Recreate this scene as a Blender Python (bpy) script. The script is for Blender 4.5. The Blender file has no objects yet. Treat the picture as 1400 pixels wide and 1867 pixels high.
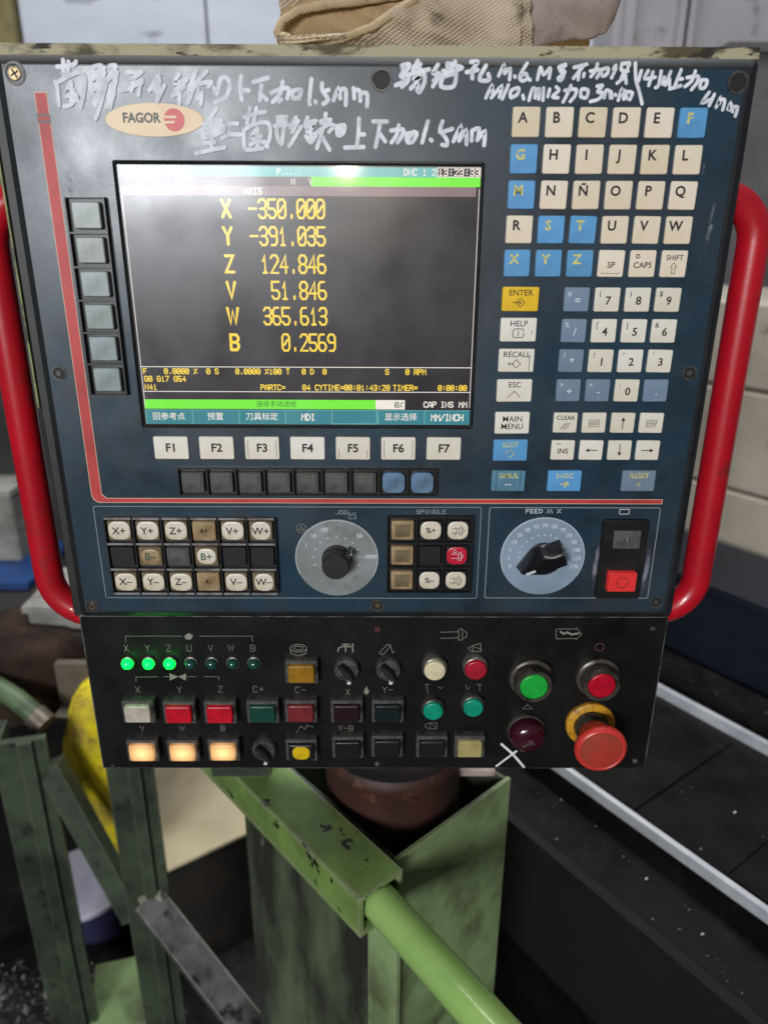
import bpy, bmesh, math, random
from mathutils import Vector, Matrix, noise

# ------------------------------------------------------------------ camera, world, lamps, exposure
scn = bpy.context.scene
col = scn.collection
random.seed(7)

FPX = 1350.0                                     # focal length in pixels of the 1400 x 1867 photograph
PITCH, YAW, ROLL = math.radians(20.582), math.radians(0.348), math.radians(0.272)
CAM = Vector((0.00208, -0.50114, 0.27371))       # origin: bottom middle of the console's front plate
FLOOR = -1.15
_fw = Vector((math.sin(YAW) * math.cos(PITCH), math.cos(YAW) * math.cos(PITCH), -math.sin(PITCH)))
_r0 = Vector((math.cos(YAW), -math.sin(YAW), 0)); _u0 = _r0.cross(_fw)
_rt = math.cos(ROLL) * _r0 + math.sin(ROLL) * _u0
_up = -math.sin(ROLL) * _r0 + math.cos(ROLL) * _u0

def ray(u, v): return _fw + _rt * ((u - 700) / FPX) - _up * ((v - 933.5) / FPX)
def at_y(u, v, y):
    d = ray(u, v); return CAM + d * ((y - CAM.y) / d.y)
def at_z(u, v, z):
    d = ray(u, v); return CAM + d * ((z - CAM.z) / d.z)
def pm(u, v, y=0.0):
    p = at_y(u, v, y); return p.x, p.z

cd = bpy.data.cameras.new('camera'); cam = bpy.data.objects.new('camera', cd); col.objects.link(cam)
cd.sensor_fit = 'HORIZONTAL'; cd.sensor_width = 36.0; cd.lens = FPX / 1400 * 36.0
cd.clip_start = 0.02; cd.clip_end = 100
cd.dof.use_dof = True; cd.dof.focus_distance = 0.52; cd.dof.aperture_fstop = 7.5
cam.matrix_world = Matrix(((_rt.x, _up.x, -_fw.x, CAM.x), (_rt.y, _up.y, -_fw.y, CAM.y), (_rt.z, _up.z, -_fw.z, CAM.z), (0, 0, 0, 1)))
scn.camera = cam

world = bpy.data.worlds.new('World'); scn.world = world; world.use_nodes = True
world.node_tree.nodes['Background'].inputs[0].default_value = (0.80, 0.84, 0.92, 1)
world.node_tree.nodes['Background'].inputs[1].default_value = 0.11

def area(name, loc, target, sx, sy, energy, color):
    l = bpy.data.lights.new(name, 'AREA'); l.shape = 'RECTANGLE'; l.size = sx; l.size_y = sy
    l.energy = energy; l.color = color
    o = bpy.data.objects.new(name, l); col.objects.link(o); o.location = loc
    o.rotation_euler = (Vector(target) - Vector(loc)).to_track_quat('-Z', 'Y').to_euler(); return o
# hall light: a row of skylight windows high on the wall behind the photographer, a strip lamp overhead, an added fill at the back
area('hall_window', (-1.02, -3.1, 0.70), (0, 0, 0.25), 0.95, 0.62, 74, (0.93, 0.96, 1.0))
area('ceiling_strip_front', (-0.5, 0.1, 2.2), (0.0, -0.1, -0.2), 0.07, 2.4, 17, (1.0, 0.95, 0.88))
area('back_fill', (-0.1, 0.9, 2.5), (0.05, 1.3, 0.0), 2.8, 0.4, 60, (0.95, 0.97, 1.0))  # fill light added to brighten the cabinet and wall behind
_p = at_y(632, 300, 0); _d = _p - CAM; _d.y = -_d.y
lb = bpy.data.lights.new('machine_lamp', 'POINT'); lb.energy = 15; lb.shadow_soft_size = 0.028; lb.color = (1.0, 0.9, 0.72)
lo = bpy.data.objects.new('machine_lamp', lb); col.objects.link(lo); lo.location = _p + _d.normalized() * 2.1

scn.view_settings.view_transform = 'Standard'; scn.view_settings.look = 'None'
scn.view_settings.exposure = 0.12; scn.view_settings.gamma = 1.0
scn.cycles.use_denoising = True
scn.cycles.max_bounces = 8

# ------------------------------------------------------------------ helpers
WL = {}
def tag(o, label=None, cat=None, group=None, kind=None):
    if label: o['label'] = label
    if cat: o['category'] = cat
    if group: o['group'] = group
    if kind: o['kind'] = kind
    return o
def link(name, data, parent=None, loc=(0, 0, 0), rot=None):
    o = bpy.data.objects.new(name, data); col.objects.link(o)
    w = Vector(loc); WL[o] = w
    if parent is not None:
        o.parent = parent; o.location = w - WL[parent]
    else: o.location = w
    if rot: o.rotation_euler = rot
    return o
def empty(name, loc):
    o = link(name, None, None, loc); o.empty_display_size = 0.05; return o

class MB:
    def __init__(s): s.v = []; s.f = []
    def add(s, vs, fs):
        n = len(s.v); s.v += [tuple(p) for p in vs]; s.f += [tuple(i + n for i in f) for f in fs]; return s
    def box(s, x0, x1, y0, y1, z0, z1):
        vs = [(x, y, z) for x in (x0, x1) for y in (y0, y1) for z in (z0, z1)]
        return s.add(vs, [(0, 1, 3, 2), (4, 6, 7, 5), (0, 4, 5, 1), (2, 3, 7, 6), (0, 2, 6, 4), (1, 5, 7, 3)])
    def obox(s, c, ax, ay, az):                   # oriented box: centre and three half-axes
        c = Vector(c); vs = [c + ax * i + ay * j + az * k for i in (-1, 1) for j in (-1, 1) for k in (-1, 1)]
        return s.add(vs, [(0, 1, 3, 2), (4, 6, 7, 5), (0, 4, 5, 1), (2, 3, 7, 6), (0, 2, 6, 4), (1, 5, 7, 3)])
    def rings(s, rs, cap0=True, cap1=True, closed=True):
        n = len(rs[0]); b = len(s.v)
        for r in rs: s.v += [tuple(p) for p in r]
        for i in range(len(rs) - 1):
            for j in range(n if closed else n - 1):
                k = (j + 1) % n
                s.f.append((b + i * n + j, b + i * n + k, b + (i + 1) * n + k, b + (i + 1) * n + j))
        if cap0: s.f.append(tuple(b + j for j in range(n))[::-1])
        if cap1: s.f.append(tuple(b + (len(rs) - 1) * n + j for j in range(n)))
        return s
    def lathe(s, prof, n=28, c=(0, 0, 0), cap0=True, cap1=True, sx=1, sz=1):   # axis -Y: prof of (radius, y)
        rs = [[(c[0] + r * sx * math.cos(2 * math.pi * j / n), c[1] + y, c[2] + r * sz * math.sin(2 * math.pi * j / n)) for j in range(n)] for r, y in prof]
        return s.rings(rs, cap0, cap1)
    def tube(s, pts, r, n=16):
        pts = [Vector(p) for p in pts]; rs = []; last = None
        for i, p in enumerate(pts):
            t = (pts[min(i + 1, len(pts) - 1)] - pts[max(i - 1, 0)]).normalized()
            if last is None: a = t.orthogonal().normalized()
            else: a = (last - t * last.dot(t)).normalized()
            last = a; b = t.cross(a); rr = r[i] if isinstance(r, (list, tuple)) else r
            rs.append([p + (a * math.cos(2 * math.pi * j / n) + b * math.sin(2 * math.pi * j / n)) * rr for j in range(n)])
        return s.rings(rs)
    def ribbon(s, pts, w, y, cap=True):           # flat stroke on the plane Y = y, pts of (x, z), ends rounded
        P = [Vector((a, b)) for a, b in pts]
        Q = [P[0]]
        for p in P[1:]:
            if (p - Q[-1]).length > 1e-6: Q.append(p)
        P = Q
        if len(P) == 1: P = [P[0], P[0] + Vector((w * .15, 0))]
        L, R = [], []
        for i, p in enumerate(P):
            a = (P[i] - P[i - 1]).normalized() if i else None
            b = (P[i + 1] - P[i]).normalized() if i < len(P) - 1 else None
            if a is None: a = b
            if b is None: b = a
            m = (a + b); m = m.normalized() if m.length > 1e-4 else Vector((-a.y, a.x))
            nrm = Vector((-m.y, m.x)); k = 1 / max(0.62, abs(nrm.dot(Vector((-a.y, a.x)))))
            L.append(p + nrm * w / 2 * k); R.append(p - nrm * w / 2 * k)
        loop = L + ([P[-1] + Matrix.Rotation(math.radians(t), 2) @ (P[-1] - P[-2]).normalized() * (w / 2) for t in (55, 18, -18, -55)] if cap else []) \
            + R[::-1] + ([P[0] + Matrix.Rotation(math.radians(t), 2) @ (P[0] - P[1]).normalized() * (w / 2) for t in (55, 18, -18, -55)] if cap else [])
        n = len(P); m = len(loop); b0 = len(s.v)
        s.v += [(q.x, y, q.y) for q in loop]
        ro = n + (4 if cap else 0)
        for i in range(n - 1): s.f.append((b0 + i, b0 + i + 1, b0 + ro + n - 2 - i, b0 + ro + n - 1 - i))
        if cap:
            s.f.append(tuple(b0 + k for k in [n - 1] + list(range(n, n + 4)) + [ro]))
            s.f.append(tuple(b0 + k for k in [ro + n - 1] + list(range(ro + n, m)) + [0]))
        return s
    def poly(s, pts, y):
        return s.add([(a, y, b) for a, b in pts], [tuple(range(len(pts)))])
    def build(s, name, mat, parent=None, loc=(0, 0, 0), smooth=0, rot=None, local=False):
        w = Vector(loc)
        me = bpy.data.meshes.new(name); me.from_pydata(s.v, [], s.f); me.validate()
        bm = bmesh.new(); bm.from_mesh(me); bmesh.ops.recalc_face_normals(bm, faces=bm.faces[:])
        if smooth:
            for f in bm.faces: f.smooth = len(f.verts) < 9
            for e in bm.edges:
                if len(e.link_faces) == 2 and e.calc_face_angle(0) > math.radians(smooth): e.smooth = False
        bm.to_mesh(me); bm.free()
        me.materials.append(mat)
        return link(name, me, parent, w, rot)

def rrect(w, h, r, n=4, cx=0, cz=0, y=0):
    r = min(r, w / 2 - 1e-5, h / 2 - 1e-5); out = []
    for sx, sz, a0 in ((1, 1, 0), (-1, 1, 90), (-1, -1, 180), (1, -1, 270)):
        for k in range(n + 1):
            a = math.radians(a0 + 90 * k / n)
            out.append((cx + sx * (w / 2 - r) + r * math.cos(a), y, cz + sz * (h / 2 - r) + r * math.sin(a)))
    return out
def rprism(mb, w, h, r, prof, cx=0, cz=0, n=4, cap0=True, cap1=True):      # prof: (inset, y)
    return mb.rings([rrect(w - 2 * i, h - 2 * i, max(r - i, .0002), n, cx, cz, y) for i, y in prof], cap0, cap1)
def flatface(o):                                   # ribbons face the viewer: make their normals point to -Y
    for p in o.data.polygons:
        if p.normal.y > 0: p.flip()
    return o
_cache = {}
def shared(key, fn, mat):                          # share one mesh between alike pieces
    k = (key, mat.name)
    if k not in _cache:
        mb = fn(); me = bpy.data.meshes.new(key[0]); me.from_pydata(mb.v, [], mb.f)
        bm = bmesh.new(); bm.from_mesh(me); bmesh.ops.recalc_face_normals(bm, faces=bm.faces[:])
        for f in bm.faces: f.smooth = len(f.verts) < 9
        for e in bm.edges:
            if len(e.link_faces) == 2 and e.calc_face_angle(0) > math.radians(38): e.smooth = False
        bm.to_mesh(me); bm.free(); me.materials.append(mat); _cache[k] = me
    return _cache[k]

# ------------------------------------------------------------------ materials
MATS = {}
def lin(r, g, b):
    f = lambda c: (c / 255 / 12.92) if c / 255 <= .04045 else ((c / 255 + .055) / 1.055) ** 2.4
    return (f(r), f(g), f(b), 1)
def mat(name, c, rough=.5, metal=0, spec=.5, var=0, c2=None, nscale=20, namt=(.45, .65), bump=0, bscale=200, emit=None, es=1, coat=0,
        rvar=0, c3=None, n3=60, a3=(.6, .66), trans=0, alpha=None, coords='Object', detail=6, stretch=None, coat_rough=.05, edge=None):
    m = bpy.data.materials.new(name); m.use_nodes = True; MATS[name] = m
    nt = m.node_tree; N = nt.nodes; L = nt.links; p = N['Principled BSDF']
    p.inputs['Roughness'].default_value = rough; p.inputs['Metallic'].default_value = metal
    p.inputs['Specular IOR Level'].default_value = spec
    p.inputs['Coat Weight'].default_value = coat; p.inputs['Coat Roughness'].default_value = coat_rough
    p.inputs['Transmission Weight'].default_value = trans
    tc = N.new('ShaderNodeTexCoord'); src = tc.outputs[coords]
    if stretch:
        mp = N.new('ShaderNodeMapping'); L.new(src, mp.inputs[0]); mp.inputs['Scale'].default_value = stretch; src = mp.outputs[0]
    def nz(scale, lo, hi, det=detail, rough_=.6):
        t = N.new('ShaderNodeTexNoise'); t.inputs['Scale'].default_value = scale; t.inputs['Detail'].default_value = det
        t.inputs['Roughness'].default_value = rough_; L.new(src, t.inputs['Vector'])
        r = N.new('ShaderNodeMapRange'); r.inputs[1].default_value = lo; r.inputs[2].default_value = hi
        L.new(t.outputs[0], r.inputs[0]); return r.outputs[0]
    def mix(fac, a, b, mode='MIX'):
        x = N.new('ShaderNodeMix'); x.data_type = 'RGBA'; x.blend_type = mode
        for s, val in ((x.inputs[0], fac), (x.inputs[6], a), (x.inputs[7], b)):
            if hasattr(val, 'links') or isinstance(val, bpy.types.NodeSocket): L.new(val, s)
            else: s.default_value = val
        return x.outputs[2]
    cc = c
    if c2 is not None: cc = mix(nz(nscale, *namt), cc, c2)
    if c3 is not None: cc = mix(nz(n3, *a3), cc, c3)
    if var:
        oi = N.new('ShaderNodeObjectInfo'); r = N.new('ShaderNodeMapRange')
        r.inputs[3].default_value = 1 - var; r.inputs[4].default_value = 1.0
        L.new(oi.outputs['Random'], r.inputs[0])
        cmb = N.new('ShaderNodeCombineColor')
        L.new(r.outputs[0], cmb.inputs[0])
        m2 = N.new('ShaderNodeMath'); m2.operation = 'POWER'; L.new(r.outputs[0], m2.inputs[0]); m2.inputs[1].default_value = 1.25
        m3 = N.new('ShaderNodeMath'); m3.operation = 'POWER'; L.new(r.outputs[0], m3.inputs[0]); m3.inputs[1].default_value = 2.2
        L.new(m2.outputs[0], cmb.inputs[1]); L.new(m3.outputs[0], cmb.inputs[2])
        cc = mix(1.0, cc, cmb.outputs[0], 'MULTIPLY')
    if edge is not None:                           # paint worn off near real edges: bevelled normal against the true one
        ec, er, es_, lo, hi = edge
        bv = N.new('ShaderNodeBevel'); bv.samples = 6; bv.inputs['Radius'].default_value = er
        ge = N.new('ShaderNodeNewGeometry'); dp = N.new('ShaderNodeVectorMath'); dp.operation = 'DOT_PRODUCT'
        L.new(bv.outputs[0], dp.inputs[0]); L.new(ge.outputs['True Normal'], dp.inputs[1])
        inv = N.new('ShaderNodeMath'); inv.operation = 'SUBTRACT'; inv.inputs[0].default_value = 1.0; L.new(dp.outputs['Value'], inv.inputs[1])
        t = N.new('ShaderNodeTexNoise'); t.inputs['Scale'].default_value = es_; t.inputs['Detail'].default_value = 8; t.inputs['Roughness'].default_value = .65; L.new(src, t.inputs['Vector'])
        mu = N.new('ShaderNodeMath'); mu.operation = 'MULTIPLY_ADD'; L.new(inv.outputs[0], mu.inputs[0]); mu.inputs[1].default_value = 1.4; L.new(t.outputs[0], mu.inputs[2])
        r = N.new('ShaderNodeMapRange'); r.inputs[1].default_value = lo; r.inputs[2].default_value = hi; L.new(mu.outputs[0], r.inputs[0])
        cc = mix(r.outputs[0], cc, ec)
    if isinstance(cc, tuple): p.inputs['Base Color'].default_value = cc
    else: L.new(cc, p.inputs['Base Color'])
    if rvar:
        r = nz(nscale * 1.7, .3, .7); mr = N.new('ShaderNodeMapRange'); L.new(r, mr.inputs[0])
        mr.inputs[3].default_value = max(.03, rough - rvar); mr.inputs[4].default_value = min(1, rough + rvar); L.new(mr.outputs[0], p.inputs['Roughness'])
    if bump:
        t = N.new('ShaderNodeTexNoise'); t.inputs['Scale'].default_value = bscale; t.inputs['Detail'].default_value = 5; L.new(src, t.inputs['Vector'])
        b = N.new('ShaderNodeBump'); b.inputs['Strength'].default_value = bump; b.inputs['Distance'].default_value = .001
        L.new(t.outputs[0], b.inputs['Height']); L.new(b.outputs[0], p.inputs['Normal'])
    if emit is not None:
        p.inputs['Emission Color'].default_value = emit; p.inputs['Emission Strength'].default_value = es
    if alpha is not None:
        L.new(nz(*alpha), p.inputs['Alpha'])
    return m

M_overlay = mat('overlay_blue', lin(29, 57, 73), .34, spec=.55, c2=lin(50, 56, 64), nscale=9, namt=(.38, .68), c3=lin(24, 36, 46), n3=22, a3=(.5, .75), bump=.05, bscale=900, rvar=.1)
M_frame = mat('frame_paint', lin(28, 31, 35), .42, c2=lin(40, 44, 48), nscale=14, namt=(.45, .7), c3=lin(20, 22, 22), n3=40, a3=(.56, .68), bump=.1, bscale=500)
M_black = mat('black_plastic', lin(24, 24, 26), .38, c2=lin(38, 36, 34), nscale=60, namt=(.5, .75))
M_blackpaint = mat('black_paint', lin(17, 17, 17), .42, spec=.3, c2=lin(27, 25, 23), nscale=14, namt=(.5, .75), c3=lin(11, 11, 11), n3=30, a3=(.5, .7), bump=.06, bscale=600, rvar=.12)
M_khaki = mat('chipped_khaki', lin(172, 164, 134), .7, c2=lin(84, 74, 50), nscale=30, namt=(.5, .58), c3=lin(44, 34, 22), n3=75, a3=(.57, .62), bump=.5, bscale=300, stretch=(.5, 1, 1.6))
M_sideedge = mat('side_edge_lit', lin(138, 144, 92), .6, c2=lin(60, 62, 40), nscale=60, namt=(.45, .6))
M_edge = mat('worn_edge', lin(150, 148, 138), .45, metal=.5, c2=lin(70, 68, 62), nscale=50, namt=(.4, .6))
M_key = mat('key_ivory', lin(242, 230, 214), .42, var=.15, c2=lin(236, 214, 186), nscale=45, namt=(.42, .75), c3=lin(150, 128, 100), n3=220, a3=(.70, .76))
M_keyw = mat('key_white', lin(236, 232, 222), .4, var=.10, c2=lin(226, 214, 196), nscale=50, namt=(.45, .75), c3=lin(140, 128, 110), n3=200, a3=(.70, .77))
M_keyblue = mat('key_blue', lin(96, 166, 222), .4, var=.08, c2=lin(84, 140, 190), nscale=60, namt=(.45, .75))
M_keygrey = mat('key_greyblue', lin(124, 144, 166), .42, var=.10, c2=lin(112, 132, 160), nscale=60, namt=(.45, .7))
M_keyteal = mat('key_teal', lin(88, 136, 160), .42, c2=lin(76, 116, 130), nscale=60, namt=(.45, .7))
M_keyyellow = mat('key_yellow', lin(240, 196, 30), .4, c2=lin(226, 180, 20), nscale=60)
M_ink = mat('ink_black', lin(40, 35, 32), .6, alpha=(300, .24, .40))
M_inkbrown = mat('ink_brown', lin(46, 32, 18), .6)
M_inkgreen = mat('ink_green', lin(40, 84, 66), .6)
M_inkyellow = mat('ink_yellow', lin(224, 212, 110), .6, alpha=(260, .34, .52))
M_inkwhite = mat('ink_white', lin(206, 212, 216), .6)
M_line = mat('print_line', lin(150, 158, 160), .55)
M_linedim = mat('engraved_line', lin(128, 124, 112), .6)
M_engraved = mat('engraved_letter', lin(136, 132, 120), .6)
M_red = mat('stripe_red', lin(196, 62, 60), .5, c2=lin(172, 46, 44), nscale=18)
M_cream = mat('stripe_cream', lin(216, 190, 160), .5)
M_marker = mat('white_marker', lin(236, 237, 242), .7, c2=lin(196, 200, 206), nscale=160, namt=(.4, .7), alpha=(380, .20, .36))
M_badge = mat('badge_cream', lin(232, 206, 168), .45, c2=lin(226, 190, 150), nscale=40)
M_badgered = mat('badge_red', lin(206, 70, 74), .45)
M_badgeink = mat('badge_ink', lin(74, 82, 72), .5)
M_redtube = mat('red_handle', lin(190, 18, 36), .33, coat=.3, c2=lin(160, 20, 34), nscale=12, namt=(.4, .7), c3=lin(104, 44, 42), n3=30, a3=(.58, .74), bump=.08, bscale=200)
M_screw = mat('screw_brass', lin(140, 122, 92), .4, metal=.8, c2=lin(60, 50, 40), nscale=200)
M_hole = mat('dark_hole', lin(18, 17, 16), .6)
M_ringm = mat('ring_metal', lin(84, 82, 78), .45, metal=.4, c2=lin(40, 38, 36), nscale=120)
M_dial = mat('dial_grey', lin(150, 156, 158), .42, metal=.2, c2=lin(118, 120, 116), nscale=30, namt=(.35, .7), c3=lin(90, 84, 74), n3=45, a3=(.6, .78))
M_dialb = mat('dial_blue', lin(146, 164, 182), .42, metal=.1, c2=lin(130, 146, 160), nscale=26, namt=(.4, .7))
M_knob = mat('knob_black', lin(20, 20, 24), .22, spec=.6)
M_knobm = mat('knob_matt', lin(28, 27, 30), .5)
M_capgrey = mat('cap_smoke', lin(92, 94, 96), .35, var=.22, c2=lin(64, 66, 68), nscale=70, namt=(.4, .65))
M_capside = mat('cap_side', lin(158, 170, 174), .35, var=.12, c2=lin(118, 130, 128), nscale=60, namt=(.4, .65))
M_capblue = mat('cap_blue', lin(110, 142, 176), .35, c2=lin(84, 104, 124), nscale=70, namt=(.4, .65))
M_caplens = mat('cap_lens', lin(128, 112, 88), .3, c2=lin(96, 84, 62), nscale=70, namt=(.4, .65), coat=.2)
M_capbeige = mat('cap_beige', lin(176, 152, 116), .4, c2=lin(130, 106, 72), nscale=75, namt=(.38, .62))
M_capwhite = mat('cap_white', lin(226, 216, 202), .4, var=.08, c2=lin(206, 192, 170), nscale=80)
M_capblack = mat('cap_black', lin(34, 34, 40), .4, var=.2)
M_capred = mat('cap_red', lin(196, 32, 56), .32)
M_strip = mat('key_strip', lin(158, 153, 152), .3, metal=.3, c2=lin(100, 92, 84), nscale=70)
M_smoke = mat('smoke_window', lin(96, 94, 92), .28, c2=lin(70, 68, 64), nscale=80)
M_stopred = mat('stop_red', lin(232, 56, 54), .38)
M_bezelgrey = mat('button_bezel', lin(92, 89, 86), .35, metal=.2, c2=lin(44, 42, 40), nscale=120)
M_chrome = mat('button_ring', lin(150, 146, 136), .28, metal=.7, c2=lin(96, 88, 74), nscale=100)
def btn(n, r, g, b, **k): return mat('button_' + n, lin(r, g, b), k.pop('rough', .32), c2=lin(r * .86, g * .86, b * .86), nscale=90, **k)
M_bwhite = btn('white', 190, 182, 164); M_bred = btn('red', 196, 16, 40); M_bgreen = btn('dark_green', 18, 66, 56)
M_bdimred = btn('dim_red', 120, 40, 42); M_bmaroon = btn('maroon', 36, 16, 22); M_bteal = btn('dark_teal', 16, 30, 30)
M_bdark = btn('dark', 26, 25, 26); M_bamber = btn('amber', 152, 110, 24); M_bcream = btn('cream', 172, 158, 104)
M_byellow = btn('yellow', 222, 186, 20)
M_rwhite = btn('ivory', 226, 212, 176); M_rred = btn('crimson', 176, 30, 50); M_rteal = btn('teal', 10, 148, 118)
M_rgreen = btn('bright_green', 30, 170, 62); M_rred2 = btn('scarlet', 186, 12, 40)
M_lit = mat('button_lit', lin(190, 134, 80), .4, emit=(1.0, .58, .25, 1), es=.62)
M_ledon = mat('led_lit', lin(10, 240, 90), .3, emit=(.0, 1.0, .018, 1), es=9)
def lit_mat(m):                                    # bulb behind a cap: brightest over the bulb, dimmer to the rim
    nt = m.node_tree; N = nt.nodes; L = nt.links; p = N['Principled BSDF']
    tc = N.new('ShaderNodeTexCoord'); mp = N.new('ShaderNodeMapping'); mp.inputs['Scale'].default_value = (1 / .0135, 0, 1 / .0115); L.new(tc.outputs['Object'], mp.inputs[0])
    g = N.new('ShaderNodeTexGradient'); g.gradient_type = 'SPHERICAL'; L.new(mp.outputs[0], g.inputs[0])
    r = N.new('ShaderNodeMapRange'); L.new(g.outputs['Fac'], r.inputs[0]); r.inputs[1].default_value = .1; r.inputs[3].default_value = .16; r.inputs[4].default_value = 1.5
    L.new(r.outputs[0], p.inputs['Emission Strength'])
lit_mat(M_lit)
M_ledoff = mat('led_off', lin(28, 74, 66), .15, coat=.5)
M_dome = mat('dome_purple', lin(58, 14, 30), .2, coat=.4)
M_yring = mat('stop_collar', lin(206, 148, 30), .5, c2=lin(120, 84, 24), nscale=90, namt=(.48, .66))
M_mush = mat('mushroom_red', lin(206, 58, 50), .36, c2=lin(186, 50, 42), nscale=40)
M_mushface = mat('mushroom_face', lin(176, 56, 44), .45, c2=lin(128, 62, 40), nscale=50, namt=(.4, .7))

def screen_mat(name, c, s):
    m = bpy.data.materials.new(name); m.use_nodes = True; nt = m.node_tree; N = nt.nodes; L = nt.links; p = N['Principled BSDF']
    p.inputs['Base Color'].default_value = (.012, .012, .014, 1); p.inputs['Roughness'].default_value = .34
    p.inputs['Specular IOR Level'].default_value = .50
    p.inputs['Coat Weight'].default_value = .18; p.inputs['Coat Roughness'].default_value = .09
    tc = N.new('ShaderNodeTexCoord'); t = N.new('ShaderNodeTexNoise'); t.inputs['Scale'].default_value = 26; t.inputs['Detail'].default_value = 8
    L.new(tc.outputs['Object'], t.inputs['Vector']); r = N.new('ShaderNodeMapRange'); L.new(t.outputs[0], r.inputs[0])
    r.inputs[1].default_value = .3; r.inputs[2].default_value = .7; r.inputs[3].default_value = .21; r.inputs[4].default_value = .36
    L.new(r.outputs[0], p.inputs['Roughness'])
    p.inputs['Emission Color'].default_value = c; p.inputs['Emission Strength'].default_value = s
    return m
M_scr = screen_mat('screen_dark', (.022, .018, .021, 1), 1)
M_syellow = screen_mat('screen_yellow', (.88, .62, .05, 1), 1)
M_swhite = screen_mat('screen_white', (.80, .74, .66, 1), 1)
M_scyan = screen_mat('screen_cyan', (.13, .42, .42, 1), 1)
M_steal = screen_mat('screen_teal', (.035, .20, .24, 1), 1)
M_sgreen = screen_mat('screen_green', (.17, .78, .04, 1), 1)
M_sgrey = screen_mat('screen_grey', (.22, .15, .155, 1), 1)
M_sdark = screen_mat('screen_ink', (.02, .09, .02, 1), 1)

# ------------------------------------------------------------------ lettering
GLY = {'0': '01 05 16 36 45 41 30 10 01;12 34', '1': '14 26 20;10 30', '2': '05 16 36 45 44 00 40', '3': '05 16 36 45 44 33 13;33 42 41 30 10 01',
 '4': '30 36 02 42', '5': '46 06 03 33 42 41 30 10 01', '6': '36 16 05 01 10 30 41 42 33 03', '7': '06 46 10',
 '8': '13 04 05 16 36 45 44 33 13 02 01 10 30 41 42 33', '9': '10 30 41 45 36 16 05 04 13 43', 'A': '00 04 26 44 40;02 42',
 'B': '00 06 36 45 44 33 03;33 42 41 30 00', 'C': '45 36 16 05 01 10 30 41', 'D': '00 06 26 44 42 20 00', 'E': '46 06 00 40;03 33',
 'F': '46 06 00;03 33', 'G': '45 36 16 05 01 10 30 41 43 23', 'H': '00 06;40 46;03 43', 'I': '16 36;26 20;10 30', 'J': '46 41 30 10 01',
 'K': '06 00;46 03 40', 'L': '06 00 40', 'M': '00 06 23 46 40', 'N': '00 06 40 46', 'O': '01 05 16 36 45 41 30 10 01', 'P': '00 06 36 45 44 33 03',
 'R': '00 06 36 45 44 33 03;23 40', 'S': '45 36 16 05 04 13 33 42 41 30 10 01', 'T': '06 46;26 20', 'U': '06 01 10 30 41 46', 'V': '06 20 46',
 'W': '06 10 25 30 46', 'X': '00 46;06 40', 'Y': '06 23 46;23 20', 'Z': '06 46 00 40', '.': '20 21', ':': '21 22;24 25', '=': '02 42;04 44',
 '-': '03 43', '+': '03 43;21 25', '%': '00 46;05 15;31 41', '/': '00 46'}
def strokes(txt, x, z, h, y, w, gap=1.35, asp=.62, mb=None, step=2e-5, anchor='l'):
    mb = mb or MB(); cw = h * asp; adv = cw * gap
    tw = adv * (len(txt) - 1) + cw
    if anchor == 'c': x -= tw / 2
    if anchor == 'r': x -= tw
    k = 0
    if txt == 'W': x -= cw * .18; cw *= 1.36
    for i, ch in enumerate(txt):
        for pl in GLY.get(ch, '').split(';'):
            if not pl: continue
            pts = [(x + i * adv + int(p[0]) / 4 * cw, z - h / 2 + int(p[1]) / 6 * h) for p in pl.split()]
            mb.ribbon(pts, w, y - step * (k % 3)); k += 1
    return mb
TEXTS = []
def text(txt, parent, x, z, y, size, m, bold=0.0, name='legend', sx=1.0, ax='CENTER', label=None):
    TEXTS.append((txt, parent, x, z, y, size, m, bold, name, sx, ax, label))
def flush_texts():
    tmp = []
    for t in TEXTS:
        cu = bpy.data.curves.new('tmp_text', 'FONT'); cu.body = t[0]; cu.size = t[5]; cu.align_x = t[10]; cu.align_y = 'CENTER'
        cu.resolution_u = 3; cu.offset = t[7] * t[5]
        o = bpy.data.objects.new('tmp_text', cu); col.objects.link(o); tmp.append(o)
    dg = bpy.context.evaluated_depsgraph_get()
    for o, (txt, parent, x, z, y, size, m, bold, name, sx, ax, label) in zip(tmp, TEXTS):
        me = bpy.data.meshes.new_from_object(o.evaluated_get(dg))
        if not me.vertices: continue
        for v in me.vertices: v.co = Vector((v.co.x * sx, 0, v.co.y))
        me.materials.clear(); me.materials.append(m)
        ob = flatface(link(name, me, parent, (x, y, z)))
        if label: ob['label'] = label
    for o in tmp:
        cu = o.data; bpy.data.objects.remove(o); bpy.data.curves.remove(cu)
def smooth_line(pts, n=4):
    if len(pts) < 3: return pts
    P = [pts[0]] + list(pts) + [pts[-1]]; out = []
    for i in range(1, len(P) - 2):
        for k in range(n):
            t = k / n; a, b, c, d = P[i - 1], P[i], P[i + 1], P[i + 2]
            out.append(tuple(.5 * (2 * b[q] + (c[q] - a[q]) * t + (2 * a[q] - 5 * b[q] + 4 * c[q] - d[q]) * t * t + (3 * b[q] - a[q] - 3 * c[q] + d[q]) * t ** 3) for q in (0, 1)))
    return out + [pts[-1]]

# ------------------------------------------------------------------ the place: floor
M_floor = mat('floor_concrete', lin(42, 39, 36), .7, c2=lin(22, 21, 19), nscale=3, namt=(.35, .65), c3=lin(14, 13, 13), n3=9, a3=(.5, .7), bump=.5, bscale=60)  # oily concrete, darkened further to hold the shade around the console
fl = MB().add([(-12, -12, FLOOR), (12, -12, FLOOR), (12, 12, FLOOR), (-12, 12, FLOOR)], [(0, 1, 2, 3)]).build('floor', M_floor)
tag(fl, 'oily concrete workshop floor with shade put into its dark colour', kind='structure')

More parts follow.
